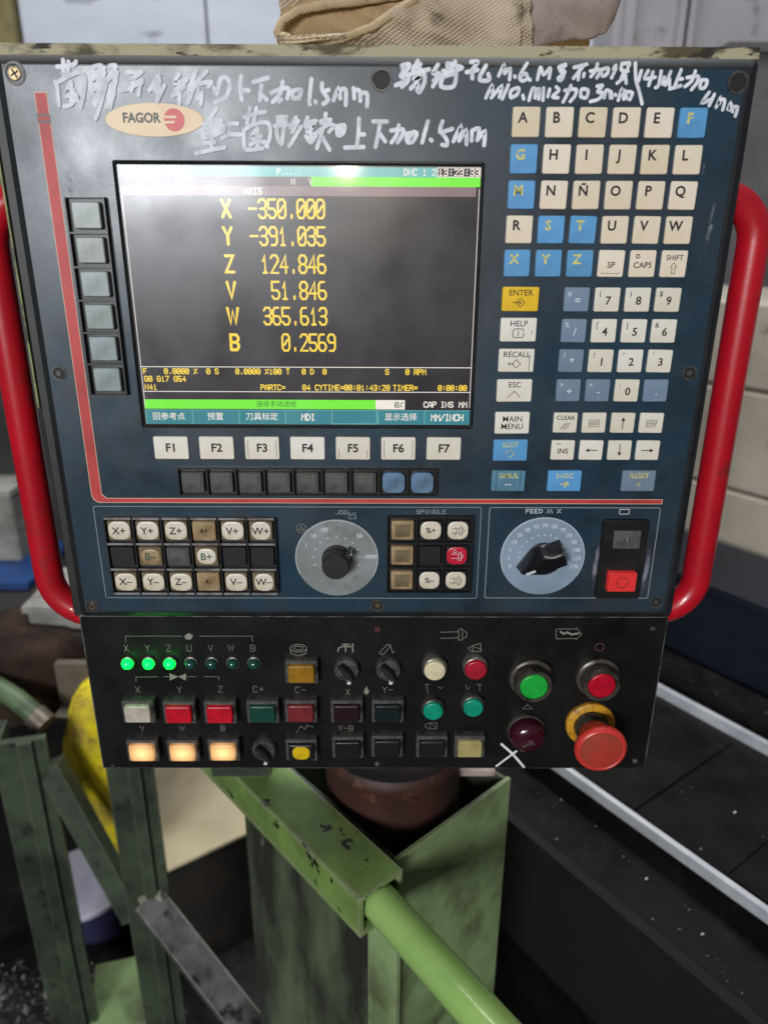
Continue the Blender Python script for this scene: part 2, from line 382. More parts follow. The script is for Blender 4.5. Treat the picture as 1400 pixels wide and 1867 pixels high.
# ------------------------------------------------------------------ the console
W, H = 0.45, 0.3715
con = empty('control_console', (0, 0.06, -0.12))
tag(con, 'blue and black machine control console with screen, keypad, switches and red side handles', 'control panel')

# housing behind the plate (chipped khaki edge on top, lit edge painted in on the left)
M_housing = mat('housing_green_black', lin(34, 38, 32), .5, c2=lin(22, 24, 22), nscale=20)
mb = MB(); rprism(mb, W + .008, H + .006, .003, [(0, .14), (0, .0062), (.0012, .005)], cx=-.004, cz=H / 2 - .0005)
mb.build('housing', M_housing, con, smooth=40)
mb = MB(); mb.box(-W / 2 - .009, W / 2 + .001, .0035, .14, H + .0026, H + .0066); mb.box(-W / 2 - .009, W / 2 + .001, .0030, .0048, H + .0005, H + .0025)
mb.build('top_flange', M_khaki, con)
MB().box(-W / 2 - .0096, -W / 2 - .0084, .0046, .012, .16, H - .002).build('side_edge', M_sideedge, con)  # lit left edge of the housing, put in as a paler strip
mb = MB(); rprism(mb, W, H, .004, [(0, .0045), (0, .0005), (.0042, -.0032), (.0056, -.0038)], cz=H / 2)
mb.build('front_plate', M_frame, con, smooth=40)
OY = -.0044                                     # front of the printed overlay
def opm(u, v): return pm(u, v, OY)
SX0, SZ1 = opm(205, 288); SX1, SZ0 = opm(863, 782)
SX0 = (SX0 + opm(258, 783)[0]) / 2; SX1 = (SX1 + opm(883, 297)[0]) / 2; SZ1 = (SZ1 + opm(882, 297)[1]) / 2
# overlay with the screen opening: four strips round the opening in one sheet
def framed(ow, oh, ocx, ocz, ix0, ix1, iz0, iz1, prof):
    m = MB(); out = rrect(ow, oh, .004, 4, ocx, ocz); n = len(out)
    cx, cz = (ix0 + ix1) / 2, (iz0 + iz1) / 2
    inn = rrect(ix1 - ix0, iz1 - iz0, .0015, 4, cx, cz)
    y0, y1 = prof
    A = [(p[0], y1, p[2]) for p in out]; B = [(p[0], y1, p[2]) for p in inn]; C = [(p[0], y0, p[2]) for p in out]; D = [(p[0], y0, p[2]) for p in inn]
    m.rings([C, A, B, D], False, False); return m
OVW, OVH = W - .0145, H - .0135
framed(OVW, OVH, -.0012, H / 2 + .0004, SX0, SX1, SZ0, SZ1, (-.0039, OY)).build('overlay', M_overlay, con)
tag([o for o in col.objects if o.name == 'overlay'][0], 'faded blue printed overlay film with scuffs')

# screen: sloped bezel, display, picture
mb = MB(); cx, cz = (SX0 + SX1) / 2, (SZ0 + SZ1) / 2
mb.rings([rrect(SX1 - SX0 - .0004, SZ1 - SZ0 - .0004, .0014, 4, cx, cz, -.0042), rrect(SX1 - SX0 - .0022, SZ1 - SZ0 - .0022, .001, 4, cx, cz, -.0050),
          rrect(SX1 - SX0 - .0034, SZ1 - SZ0 - .0034, .001, 4, cx, cz, -.0046), rrect(SX1 - SX0 - .0052, SZ1 - SZ0 - .0052, .0005, 4, cx, cz, -.0040)], False, False)
mb.build('screen_bezel', M_black, con, smooth=40)
SY = -.0041
scr = MB().box(SX0 + .001, SX1 - .001, SY, -.0008, SZ0 + .001, SZ1 - .001).build('screen', M_scr, con)
scr['label'] = 'lit display showing yellow axis positions'
def sp(u, v): return pm(u, v, SY)
# straight picture grid: x runs 0..1 between the left and right picture borders, z from pixel rows
_l = [sp(216, 300)[0], sp(262, 770)[0]]; _r = [sp(878, 300)[0], sp(857, 770)[0]]
DX0, DX1 = sum(_l) / 2 + .0008, sum(_r) / 2 - .0004
def zrow(v): return (sp(300, v - 3)[1] + sp(820, v + 1.5)[1]) / 2
def sbar(name, u0, u1, v, z0, z1, m, lay=1):
    x0 = sp(u0, v)[0] if u0 is not None else DX0; x1 = sp(u1, v)[0] if u1 is not None else DX1
    y = SY - 4e-5 * lay
    return MB().add([(x0, y, z0), (x1, y, z0), (x1, y, z1), (x0, y, z1)], [(0, 1, 2, 3)]).build(name, m, scr)
DZ1, DZ0 = SZ1 - .0032, SZ0 + .0042
z1 = DZ1; z2 = z1 - .0056; z3 = z2 - .0054; z4 = z3 - .0055
sbar('title_bar', None, 797, 305, z2, z1, M_scyan)
sbar('clock_frame', 797, None, 305, z2, z1, M_swhite); 
xa, xb = sp(799, 305)[0], DX1 - .0006
MB().add([(xa, SY - 9e-5, z2 + .0005), (xb, SY - 9e-5, z2 + .0005), (xb, SY - 9e-5, z1 - .0005), (xa, SY - 9e-5, z1 - .0005)], [(0, 1, 2, 3)]).build('clock_field', M_scr, scr)
flatface(strokes('13:23:33', (xa + xb) / 2, (z1 + z2) / 2, .0036, SY - 14e-5, .0007, 1.35, .66, anchor='c').build('clock_digits', M_swhite, scr))
flatface(strokes('DNC 1 2', sp(737, 305)[0], (z1 + z2) / 2, .0034, SY - 9e-5, .0006).build('status_text', M_swhite, scr))
flatface(strokes('P.....', sp(505, 305)[0], (z1 + z2) / 2, .003, SY - 9e-5, .0005).build('status_text', M_swhite, scr))
flatface(strokes('0010', sp(222, 297)[0], (z1 + z2) / 2, .0032, SY - 9e-5, .0005).build('status_text', M_swhite, scr))
sbar('message_bar', 567, None, 320, z3, z2, M_sgreen)
M_sgrey2 = screen_mat('screen_grey_dim', (.10, .075, .08, 1), 1)
sbar('message_field', None, 567, 320, z3, z2, M_sgrey2)
flatface(strokes('N   V', sp(531, 320)[0], (z3 + z2) / 2, .0032, SY - 9e-5, .0005).build('status_text', M_swhite, scr))
sbar('heading_bar', None, 868, 336, z4, z3, M_sgrey)
flatface(strokes('AXIS', sp(445, 336)[0], (z3 + z4) / 2, .0034, SY - 9e-5, .0006).build('heading_text', M_swhite, scr))
# axis names and values
for nm, val, v in (('X', '-350.000', 380), ('Y', '-391.035', 430), ('Z', '124.846', 481), ('V', '51.846', 529), ('W', '365.613', 576), ('B', '0.2569', 624)):
    zz = sp(500, v)[1]
    xl = (sp(413, 380)[0] + sp(427, 624)[0]) / 2
    flatface(strokes(nm, xl, zz, .0098, SY - 6e-5, .0019, anchor='c', asp=.50).build('axis_name', M_syellow, scr))
    xr = (sp(591, 380)[0] + sp(595, 576)[0]) / 2 + (.0052 if nm == 'B' else 0)
    flatface(strokes(val, xr, zz, .0106, SY - 6e-5, .00135, gap=1.32, asp=.43, anchor='r').build('axis_value', M_syellow, scr))
# status block
za, zb, zc = zrow(670), zrow(715), zrow(730)
lw = .0005
for n_, z in (('rule', za), ('rule', zb)): sbar(n_, None, None, 700, z - lw / 2, z + lw / 2, M_swhite)
for xx in (DX0 + .0002, DX1 - .0006): MB().add([(xx, SY - 7e-5, zc - .005), (xx + .0004, SY - 7e-5, zc - .005), (xx + .0004, SY - 7e-5, z3 - .001), (xx, SY - 7e-5, z3 - .001)], [(0, 1, 2, 3)]).build('rule', M_swhite, scr)
def srow(v, items, h=.0034, m=None, lay=6e-5):
    for u, t in items:
        flatface(strokes(t, sp(u, v)[0], zrow(v), h, SY - lay, .00072, 1.38, .60).build('status_text', m or M_syellow, scr))
srow(678, [(262, 'F'), (300, '0.0000 %'), (377, '0 S'), (430, '0.0000 %100 T'), (551, '0 D'), (589, '0'), (703, 'S'), (740, '0 RPM')])
srow(692, [(264, 'G0 G17 G54')])
srow(707, [(265, 'N41'), (476, 'PARTC='), (552, '84'), (575, 'CYTIME=00:01:43:28'), (717, 'TIMER='), (799, '0:00:00')])
zg0, zg1 = zrow(746.5), zrow(729.5)
sbar('mode_bar', None, 685, 738, zg0, zg1, M_sgreen)
sbar('override_field', 685, 738, 738, zg0, zg1, M_swhite)
flatface(strokes('0%', sp(720, 738)[0], (zg0 + zg1) / 2, .0036, SY - 9e-5, .0006).build('override_text', M_sdark, scr))
srow(737.5, [(773, 'CAP'), (804, 'INS'), (837, 'MM')], .0036, M_swhite)
text('连续手动进给', scr, sp(504, 738)[0], (zg0 + zg1) / 2, SY - 9e-5, .0046, M_sdark, 0, 'mode_text')
zk0, zk1 = zrow(774), zrow(748)
keysx = [DX0 + (DX1 - DX0 + .0004) * k / 7 for k in range(8)]
for k, t in enumerate(['回参考点', '预置', '刀具标定', 'MDI', '', '显示选择', 'MM/INCH']):
    x0, x1 = keysx[k], keysx[k + 1]
    y = SY - 3e-5
    lit = MB().add([(x0, y, zk0), (x1 - .0003, y, zk0), (x1 - .0003, y, zk1), (x0, y, zk1)], [(0, 1, 2, 3)]).build('softkey_border', M_scyan, scr)
    b = .0006; e = .0001 if k != 4 else .0006
    f = MB().add([(x0 + b, y - 4e-5, zk0 + e), (x1 - .0003 - e, y - 4e-5, zk0 + e), (x1 - .0003 - e, y - 4e-5, zk1 - .0004), (x0 + b, y - 4e-5, zk1 - .0004)], [(0, 1, 2, 3)]).build('softkey_field', M_steal, scr)
    if t and ord(t[0]) > 255: text(t, scr, (x0 + x1) / 2, (zk0 + zk1) / 2, y - 9e-5, .0056, M_swhite, .004, 'softkey_text')
    elif t: flatface(strokes(t, (x0 + x1) / 2, (zk0 + zk1) / 2, .0042, y - 9e-5, .0008, 1.3, .58, anchor='c').build('softkey_text', M_swhite, scr))

# red corner stripe
def stripe(name, m, y, g):
    xl0 = SXL - g; xl1 = SXL + .0068 + g; zt = opm(75, 168)[1] + g; zbot = SZB - g; ztop = SZB + .0029 + g; xr = opm(1207, 912)[0] + g
    o = [(xl0, zt), (xl0, zbot + .006)]
    for k in range(1, 7):
        a = math.radians(180 + 90 * k / 6); o.append((xl0 + .006 + .006 * math.cos(a), zbot + .006 + .006 * math.sin(a)))
    o += [(xr, zbot), (xr, ztop), (xl1 + .003, ztop), (xl1, ztop + .003), (xl1, zt)]
    return flatface(MB().poly(o, y).build(name, m, con))
SXL = (opm(67, 170)[0] + opm(157, 850)[0]) / 2; SZB = opm(700, 917)[1]
stripe('stripe_edge', M_cream, OY - 4e-5, .0004); stripe('stripe', M_red, OY - 9e-5, 0)
zg = opm(78, 215)[1]
flatface(MB().poly([(SXL - .0004, zg + .0024), (SXL + .0072, zg + .0024), (SXL + .0072, zg - .0024), (SXL - .0004, zg - .0024)], OY - 14e-5).build('stripe_gap', M_frame, con))
flatface(MB().poly([(SXL, zg + .0012), (SXL + .0068, zg + .0012), (SXL + .0068, zg - .0012), (SXL, zg - .0012)], OY - 19e-5).build('stripe', M_red, con))

# thin printed frames
def outline(x0, x1, z0, z1, w, y, m, name='printed_frame', parent=con):
    mb = MB()
    a = [(p[0], y, p[2]) for p in rrect(x1 - x0, z1 - z0, .0015, 3, (x0 + x1) / 2, (z0 + z1) / 2)]
    b = [(p[0], y, p[2]) for p in rrect(x1 - x0 - 2 * w, z1 - z0 - 2 * w, .001, 3, (x0 + x1) / 2, (z0 + z1) / 2)]
    mb.rings([a, b], False, False); return flatface(mb.build(name, m, parent))
FZ1, FZ0 = opm(1040, 925)[1], opm(1040, 1091)[1]
outline((opm(172, 930)[0] + opm(192, 1096)[0]) / 2, (opm(879, 927)[0] + opm(868, 1092)[0]) / 2, FZ0 - .0004, FZ1, .0004, OY - 5e-5, M_line)
outline((opm(892, 925)[0] + opm(883, 1092)[0]) / 2, (opm(1205, 926)[0] + opm(1181, 1089)[0]) / 2, FZ0, FZ1, .0005, OY - 5e-5, M_line)

# ---- flat keys
def key(u, v, w, h, m, t=.0016, name='key', x=None, z=None):
    if x is None: x, z = pm(u, v, OY - t)
    me = shared(('key', w, h, t), lambda: rprism(MB(), w, h, .0011, [(0, 0), (0, -t + .0004), (.0004, -t)]), m)
    o = link(name, me, con, (x, OY, z)); o.rotation_euler.y = math.radians(random.uniform(-.7, .7))
    return o, x, z, OY - t - 6e-5
KX, KZ, KP, KR = .0895, .33751, .02013, .0202
ky = OY - .0016
_a = pm(960, 222, ky); _b = pm(1263, 223, ky); _c = pm(942, 480, ky); _e = pm(1229, 480, ky)
KX = (_a[0] + _c[0]) / 2; KP = (_b[0] + _e[0] - _a[0] - _c[0]) / 10; KZ = (_a[1] + _b[1]) / 2; KR = (KZ - (_c[1] + _e[1]) / 2) / 4
for i, row in enumerate(['ABCDEF', 'GHIJKL', 'MNÑOPQ', 'RSTUVW', 'XYZ123']):
    for j, ch in enumerate(row):
        x, z = KX + KP * j, KZ - KR * i
        blue = ch in 'FGMSTXYZ'
        k, x, z, y = key(0, 0, .0164, .0162, M_keyblue if blue else M_key, x=x, z=z)
        if ch == '1':
            text('SP', k, x, z - .001, y, .0052, M_ink, .012)
            flatface(MB().ribbon([(x - .0055, z - .0052), (x - .0055, z - .0060), (x + .0055, z - .0060), (x + .0055, z - .0052)], .0003, y).build('symbol', M_ink, k))
        elif ch == '2':
            text('CAPS', k, x, z - .001, y, .0050, M_ink, .012)
            flatface(MB().lathe([(.0014, 0), (.0008, 0)], 14, (x - .0035, y, z + .0045), False, False).build('symbol', M_ink, k))
        elif ch == '3':
            text('SHIFT', k, x, z + .0036, y, .0044, M_ink, .012)
            flatface(MB().ribbon([(x - .001, z - .006), (x - .001, z - .002), (x - .0022, z - .002), (x, z + .0006), (x + .0022, z - .002), (x + .001, z - .002), (x + .001, z - .006), (x - .001, z - .006)], .0004, y).build('symbol', M_ink, k))
        else:
            text(ch, k, x - .0021, z + .0022, y, .0080, M_inkyellow if blue else M_ink, .030)
# function column
wide = [(949, 545, 'ENTER', M_keyyellow), (945, 601, 'HELP', M_keyw), (941, 657, 'RECALL', M_keyw), (938, 712, 'ESC', M_keyw), (934, 771, 'MAIN', M_keyw),
        (931, 821, 'EDIT', M_keyblue), (926, 877, 'SIMUL', M_keyteal), (1029, 877, 'EXEC', M_keyblue), (1164, 877, 'RESET', M_keygrey)]
xcol = sum(pm(w[0], w[1], ky)[0] for w in wide[:7]) / 7
def sym(k, polys, y, m, w=.0004, name='symbol'):
    mb = MB()
    for i, p in enumerate(polys): mb.ribbon(p, w, y - 2e-5 * (i % 3))
    return flatface(mb.build(name, m, k))
for u, v, t, m in wide:
    x, z = pm(u, v, ky)
    if u < 1000: x = xcol
    k, x, z, y = key(0, 0, .0236, .0152, m, x=x, z=z)
    ink = M_ink if m in (M_keyyellow, M_keyw) else M_inkyellow
    if t == 'MAIN':
        text('MAIN', k, x, z + .0026, y, .0056, ink, .005); text('MENU', k, x, z - .0026, y, .0056, ink, .005); continue
    text(t, k, x, z + .0038, y, .0052, ink, .008)
    dia = [(x, z + .0006), (x + .0028, z - .0022), (x, z - .0050), (x - .0028, z - .0022), (x, z + .0006)]
    if t == 'ENTER': sym(k, [dia, [(x - .005, z - .0022), (x + .0005, z - .0022)], [(x - .0012, z - .0012), (x + .0006, z - .0022), (x - .0012, z - .0032)]], y, ink)
    if t == 'HELP': sym(k, [[(p[0], p[2]) for p in rrect(.0072, .0056, .0016, 3, x, z - .0022)] + [(x + .0036, z - .0022)], [(x, z - .0014), (x, z - .004)], [(x, z - .0004), (x, z - .0007)]], y, ink, .0005)
    if t == 'RECALL': sym(k, [dia, [(x - .0052, z - .0022), (x - .0016, z - .0022)], [(x - .004, z - .0014), (x - .0054, z - .0022), (x - .004, z - .003)]], y, ink)
    if t == 'ESC': sym(k, [[(x - .0042, z - .0046), (x, z - .0004), (x + .0042, z - .0046)]], y, ink, .0004)
    if t == 'EDIT': sym(k, [dia, [(x - .002, z - .0006), (x - .0034, z - .002)]], y, ink, .0004)
    if t == 'SIMUL': sym(k, [[(x - .0022, z - .0026), (x - .0006, z - .0026)], [(x + .0004, z - .0026), (x + .0018, z - .0026)]], y, M_inkwhite, .0008)
    if t == 'EXEC': sym(k, [[(x - .003, z - .0024), (x + .0012, z - .0024)], [(x + .0004, z - .0002), (x + .0030, z - .0024), (x + .0004, z - .0046), (x + .0004, z - .0002)]], y, ink, .0008)
    if t == 'RESET': sym(k, [[(x - .0016, z - .003), (x, z - .0012), (x + .0016, z - .003), (x, z - .0044)]], y, ink, .0004)
    if t in ('SIMUL', 'RECALL', 'HELP'):
        for dx in ([-.0085, .0083] if t == 'SIMUL' else [.0086] if t == 'RECALL' else [.0088]):
            hh = .0072 if t != 'HELP' else .003
            sym(k, [[(x + dx, z - hh), (x + dx, z + (hh if t != 'HELP' else -.0005) - .003 * (t == 'RECALL'))]], y, M_ink, .0004, 'film_crease')
# numeric block
nx = [sum(pm(a, v, ky)[0] for a, v in zip(c, (546, 603, 658, 712, 771, 821))) / 6 for c in
      ((1050, 1046, 1041, 1037, 1031, 1026), (1106, 1101, 1095, 1089, 1083, 1079), (1162, 1156, 1149, 1142, 1136, 1130), (1217, 1210, 1203, 1195, 1188, 1181))]
num = [('=7896', 546), ('/456', 603), ('*123', 658), ('+-0.', 712), ('cpuq', 771), ('ildr', 821)]
num[0] = ('=789', 546)
sup = {'=': '#', '7': '(', '8': ')', '9': '$', '/': '%', '4': '[', '5': ']', '6': '&', '*': '?', '1': '!', '2': '"', '3': "'", '+': '>', '-': '<', '0': ';'}
for row, v in num:
    z = pm(1120, v, ky)[1]
    for j, ch in enumerate(row):
        grey = ch in '=/*+-.'
        k, x, _, y = key(0, 0, .0162, .0150 if v < 750 else .0140, M_keygrey if grey else M_keyw, x=nx[j], z=z)
        ink = M_inkwhite if grey else M_ink
        if ch.isalpha():
            if ch == 'c':
                text('CLEAR', k, x, z + .0034, y, .0042, ink, .012)
                sym(k, [[(x - .003 + d, z - .0046), (x + d, z - .0002)] for d in (0, .0016, .0032)], y, ink)
            if ch == 'i':
                text('INS', k, x, z - .0008, y, .0052, ink, .012); sym(k, [[(x - .005, z + .0044), (x - .002, z + .0046)]], y, ink, .0005)
            if ch in 'pq':
                s = 1 if ch == 'q' else -1
                sym(k, [[(x - .0034, z + .002), (x + .0034, z + .002), (x + .0034, z - .0006 * (s > 0) - .0026 * (s < 0)), (x + .0018, z - .0026), (x - .0034, z - .0026), (x - .0034, z + .002)]] +
                       [[(x - .0028, z + d), (x + .0026, z + d)] for d in (.0008, -.0002, -.0012)], y, ink, .00035)
            if ch in 'uldr':
                dx, dz = {'u': (0, 1), 'd': (0, -1), 'l': (-1, 0), 'r': (1, 0)}[ch]; L_ = .0042
                tip = (x + dx * L_, z + dz * L_)
                sym(k, [[(x - dx * L_, z - dz * L_), (x + dx * L_ * .6, z + dz * L_ * .6)]], y, ink, .0006)
                b = (tip[0] - dx * .0028, tip[1] - dz * .0028)
                flatface(MB().poly([tip, (b[0] - dz * .0014, b[1] + dx * .0014), (b[0] + dz * .0014, b[1] - dx * .0014)], y - 6e-5).build('symbol', ink, k))
            continue
        text(ch, k, x + .0006, z - .0008, y, .0072 if not grey else .0066, ink, .02)
        if ch in sup: text(sup[ch], k, x - .0048, z + .0036, y, .0046, ink, .006)
# softkeys F1..F7
fz = sum(pm(u, 817.5, ky)[1] for u in (312, 561, 809)) / 3; fx0, fx1 = pm(312, 818, ky)[0], pm(809, 817, ky)[0]
for i in range(7):
    k, x, z, y = key(0, 0, .0237, .0160, M_keyw, x=fx0 + (fx1 - fx0) * i / 6, z=fz)
    text('F%d' % (i + 1), k, x, z, y, .0082, M_ink, .028)
    if i in (2, 4, 5):
        for dx in (-.0098, .0098):
            h = .0060 if i != 4 else .003
            sym(k, [[(x + dx, z - .0066), (x + dx, z - .0066 + 2 * h)]], y, M_inkbrown, .00035, 'film_crease')

# ---- framed square keys: black frame with one cell per key, caps sunk inside
def keyframe(xs, zs, cw, ch, depth, name, strips=None, extra=.0012):
    x0, x1, z0, z1 = xs[0] - cw / 2 - extra, xs[-1] + cw / 2 + extra, zs[-1] - ch / 2 - extra, zs[0] + ch / 2 + extra
    mb = MB(); t = .0011; y0, y1 = OY - 1e-4, OY - depth
    mb.box(x0, x1, OY - 6e-4, y0, z0, z1)
    gx = [x0] + [(a + b) / 2 for a, b in zip(xs, xs[1:])] + [x1]; gz = [z1] + [(a + b) / 2 for a, b in zip(zs, zs[1:])] + [z0]
    for i, g in enumerate(gx):
        s = t if 0 < i < len(gx) - 1 else t * .7; c = g + (s / 2 if i == 0 else -s / 2 if i == len(gx) - 1 else 0)
        mb.box(c - s / 2, c + s / 2, y1, OY - 5e-4, z0, z1)
    for g in gz:
        for a, b in zip(gx, gx[1:]): mb.box(a + t * .72, b - t * .72, y1 + 2e-4, OY - 5e-4, max(g - t / 2, z0 + 1e-4), min(g + t / 2, z1 - 1e-4))
    fr = mb.build(name, M_black, con)
    if strips:
        for g in gz:
            for a, b in zip(gx, gx[1:]):
                MB().box(a + .0009, b - .0009, y1 - 6e-4, y1 + 1e-4, g - .0008, g + .0007).build('frame_strip', M_strip, fr)
    return gx, gz
def cap(x, z, w, h, m, y0=OY - 7e-4, t=.0042, r=.0012, name='key', bev=.0007, dome=0):
    me = shared(('cap', w, h, t, r, bev), lambda: rprism(MB(), w, h, r, [(0, 0), (0, -t + bev), (bev * .4, -t + bev * .35), (bev, -t)]), m)
    return link(name, me, con, (x, y0, z)), y0 - t - 6e-5
# six keys left of the screen
ys = OY - .004
L6 = [(157, 392), (165, 457), (173, 517), (181, 577), (188, 636), (195, 692)]
x6 = sum(pm(u, v, ys)[0] for u, v in L6) / 6
za, zb = pm(157, 392, ys)[1], pm(195, 692, ys)[1]
zs6 = [za + (zb - za) * k / 5 for k in range(6)]
keyframe([x6], zs6, .0222, .0186, .0045, 'key_frame')
for z in zs6:
    cap(x6 + .0004, z, .0174, .0156, M_capside)
# nine keys under the softkeys
xa, xb = pm(352, 881, ys)[0], pm(770, 879, ys)[0]
xs9 = [xa + (xb - xa) * k / 8 for k in range(9)]; z9 = pm(560, 880, ys)[1]
keyframe(xs9, [z9], .0182, .0172, .0042, 'key_frame')
for i, x in enumerate(xs9):
    k, y = cap(x, z9, .0158, .0148, M_capgrey if i < 7 else M_capblue, r=.0012 if i < 7 else .004)
    if i < 7: rprism(MB(), .0112, .0108, .001, [(0, .0002), (.0003, -.0002)]).build('window', M_smoke, k, (x, y + 5e-5, z9))
# jog keys: six by three
J = [[(217, 968), (269, 968), (320, 968), (374, 968), (424, 968), (476, 968)], [(224, 1016), (273, 1016), (324, 1016), (375, 1015), (427, 1015), (479, 1015)],
     [(230, 1061), (279, 1061), (328, 1061), (378, 1060), (428, 1060), (480, 1060)]]
jx = [sum(pm(J[r][c][0], J[r][c][1], ys)[0] for r in range(3)) / 3 for c in range(6)]
jx = [jx[0] + (jx[5] - jx[0]) * c / 5 for c in range(6)]
jz = [pm(340, v, ys)[1] for v in (968, 1015.5, 1060.5)]; jz = [jz[0], (jz[0] + jz[2]) / 2, jz[2]]
keyframe(jx, jz, .0186, .0166, .0044, 'jog_key_frame', strips=True)
JT = [['X+', 'Y+', 'Z+', '4+', 'V+', 'W+'], ['', 'B-', '#', 'B+', '', ''], ['X-', 'Y-', 'Z-', '4-', 'V-', 'W-']]
def facecap(k, x, z, y, w, h, m, name='key_face', r=.0052):
    return rprism(MB(), w, h, r, [(0, .0004), (.0002, -.0003), (.0012, -.0006)], n=6).build(name, m, k, (x, y + 6e-5, z), smooth=50), y - 6e-4
for r in range(3):
    for c in range(6):
        t = JT[r][c]; x, z = jx[c], jz[r]
        if t == '': cap(x, z, .0174, .0150, M_capblack, t=.0034); continue
        if t == '#':
            k, y = cap(x, z, .0168, .0146, M_capgrey); rprism(MB(), .0116, .0104, .001, [(0, .0002), (.0003, -.0002)]).build('window', M_smoke, k, (x, y + 5e-5, z)); continue
        if t[0] == '4':
            k, y = cap(x, z, .0166, .0148, M_capbeige); text(t, k, x, z, y, .0060, M_inkbrown, .012); continue
        k, y = cap(x, z, .0166, .0148, M_caplens, t=.0036)
        fw = .0156 if t not in ('B+', 'W+', 'W-', 'B-') else .0138
        f, y = facecap(k, x + .0002, z + (.0003 if t[1] == '+' else -.0003), y, fw, .0140 if t not in ('B+', 'B-') else .0122, M_capwhite if t != 'B-' else M_capbeige)
        text(t.replace('-', '–'), k, x, z, y - 1e-4, .0076, M_inkgreen if t[0] == 'B' else M_ink, .012)
# spindle keys: three by three
S = [sum(pm(u, v, ys)[0] for u, v in zip(c, (967, 1013, 1058))) / 3 for c in ((734, 734, 732), (785, 784, 783), (834, 833, 831))]
sz = [pm(785, v, ys)[1] for v in (967, 1013, 1058)]; sz = [sz[0], (sz[0] + sz[2]) / 2, sz[2]]
keyframe(S, sz, .0182, .0166, .0046, 'spindle_key_frame', extra=.0022)
for r in range(3):
    k, y = cap(S[0], sz[r], .0162, .0146, M_capbeige); rprism(MB(), .0110, .0100, .001, [(0, .0002), (.0003, -.0002)]).build('window', M_caplens, k, (S[0], y + 5e-5, sz[r]))
    if r == 1: cap(S[1], sz[1], .0160, .0146, M_capblack, t=.0034)
    else:
        k, y = cap(S[1], sz[r], .0164, .0148, M_capblack, t=.0034); f, y = facecap(k, S[1], sz[r], y, .0150, .0138, M_capwhite)
        text('%+' if r == 0 else '%–', k, S[1], sz[r], y - 1e-4, .0058, M_ink, .016)
    k, y = cap(S[2], sz[r], .0164, .0148, M_capblack, t=.0034); f, y = facecap(k, S[2], sz[r], y, .0150, .0138, M_capred if r == 1 else M_capwhite)
    x, z = S[2], sz[r]; ink = M_inkwhite if r == 1 else M_inkbrown
    sym(k, [[(x - .0042, z + .0016), (x + .0012, z + .0016)], [(x - .0042, z - .0018), (x + .0012, z - .0018)],
            [(x + .0012, z + .003), (x + .0030, z + .003), (x + .0030, z - .0032), (x + .0012, z - .0032), (x + .0012, z + .003)],
            [(x + .0032, z + .002), (x + .0046, z), (x + .0032, z - .002)]] + ([] if r == 1 else [[(x - .002, z + .003 - .006 * (r == 0)), (x - .0005, z), (x - .002, z - .003 + .006 * (r == 0))]]) +
            ([[(x - .0016 + .0012 * math.cos(a), z + .0036 + .0012 * math.sin(a)) for a in [q * math.pi / 5 for q in range(11)]]] if r == 1 else []), y - 1e-4, ink, .00035)
# printed captions of the lower strip
def cap_text(t, u, v, h=.0028, w=.0004, m=None):
    x, z = opm(u, v); flatface(strokes(t, x, z, h, OY - 5e-5, w, 1.4, .8, anchor='c').build('caption', m or M_line, con))
cap_text('JOG', 623, 934); cap_text('SPINDLE', 786, 933); cap_text('FEED', 974, 932, .0028, .0005, M_inkwhite); cap_text('%', 1019, 932, .003, .0005, M_inkwhite)
def zigzag(u, v, n=5, w=.0011, h=.0016):
    x, z = opm(u, v); return [[(x + w * k, z + (h if k % 2 else -h)) for k in range(n)]]
mb = MB(); [mb.ribbon(p, .0004, OY - 5e-5) for p in zigzag(997, 932, 5, .0010)]; flatface(mb.build('caption', M_inkwhite, con))
x, z = opm(642, 940); sym(con, [[(x - .0022, z + .0016), (x - .0022, z - .0024), (x + .0026, z - .0024), (x + .0026, z)]] + [[(x - .0018 + .0011 * k, z + (.0024 if k % 2 == 0 else -.0004)) for k in range(5)]], OY - 5e-5, M_line, .0004, 'caption')
x, z = opm(1138, 933); sym(con, [[(x - .0034, z - .0018), (x - .0034, z + .0018), (x + .0034, z + .0018), (x + .0034, z - .0018), (x - .0034, z - .0018)]], OY - 5e-5, M_inkwhite, .0005, 'caption')
x, z = opm(549, 963); sym(con, [[(x + .0034 * math.cos(a), z + .0034 * math.sin(a)) for a in [q * math.pi / 9 for q in range(19)]], [(x - .0022, z - .0012), (x + .0022, z - .0012)], [(x - .0014, z - .0008), (x, z + .0018), (x + .0014, z - .0008)]], OY - 5e-5, M_linedim, .0004, 'caption')

# ---- rotary dials
def dial(cu, cv, ru, m, marks, name):
    x, z = pm(cu, cv, OY - .0006); R = pm(cu + ru, cv, OY - .0006)[0] - x
    d = MB().lathe([(R, 0), (R, -.0005), (R - .0004, -.0008)], 72, (x, OY, z)).build(name, m, con, smooth=40)
    y = OY - .0009
    rim = MB(); a0, a1 = -30, 205
    rim.ribbon([(x + (R - .0006) * math.cos(math.radians(a0 + (a1 - a0) * k / 60)), z + (R - .0006) * math.sin(math.radians(a0 + (a1 - a0) * k / 60))) for k in range(61)], .0004, y - 2e-5)
    flatface(rim.build('scale_rim', M_inkwhite, d))
    n = len(marks)
    for i, t in enumerate(marks):
        a = math.radians(198 - (216 * i / (n - 1)))
        MB().lathe([(.00062, 0), (.00055, -3e-5)], 10, (x + R * .56 * math.cos(a), y + 2e-5, z + R * .56 * math.sin(a))).build('scale_dot', M_inkwhite, d)
        if t: flatface(strokes(t, x + R * .80 * math.cos(a), z + R * .80 * math.sin(a), .0026, y, .00042, 1.3, .6, anchor='c').build('scale_number', M_inkwhite, d))
    return x, z, R
x, z, R = dial(614, 1018, 76, M_dial, ['', '', '1', '10', '100', '', '', '50', '', '10000', ''], 'jog_dial')
kn = MB()
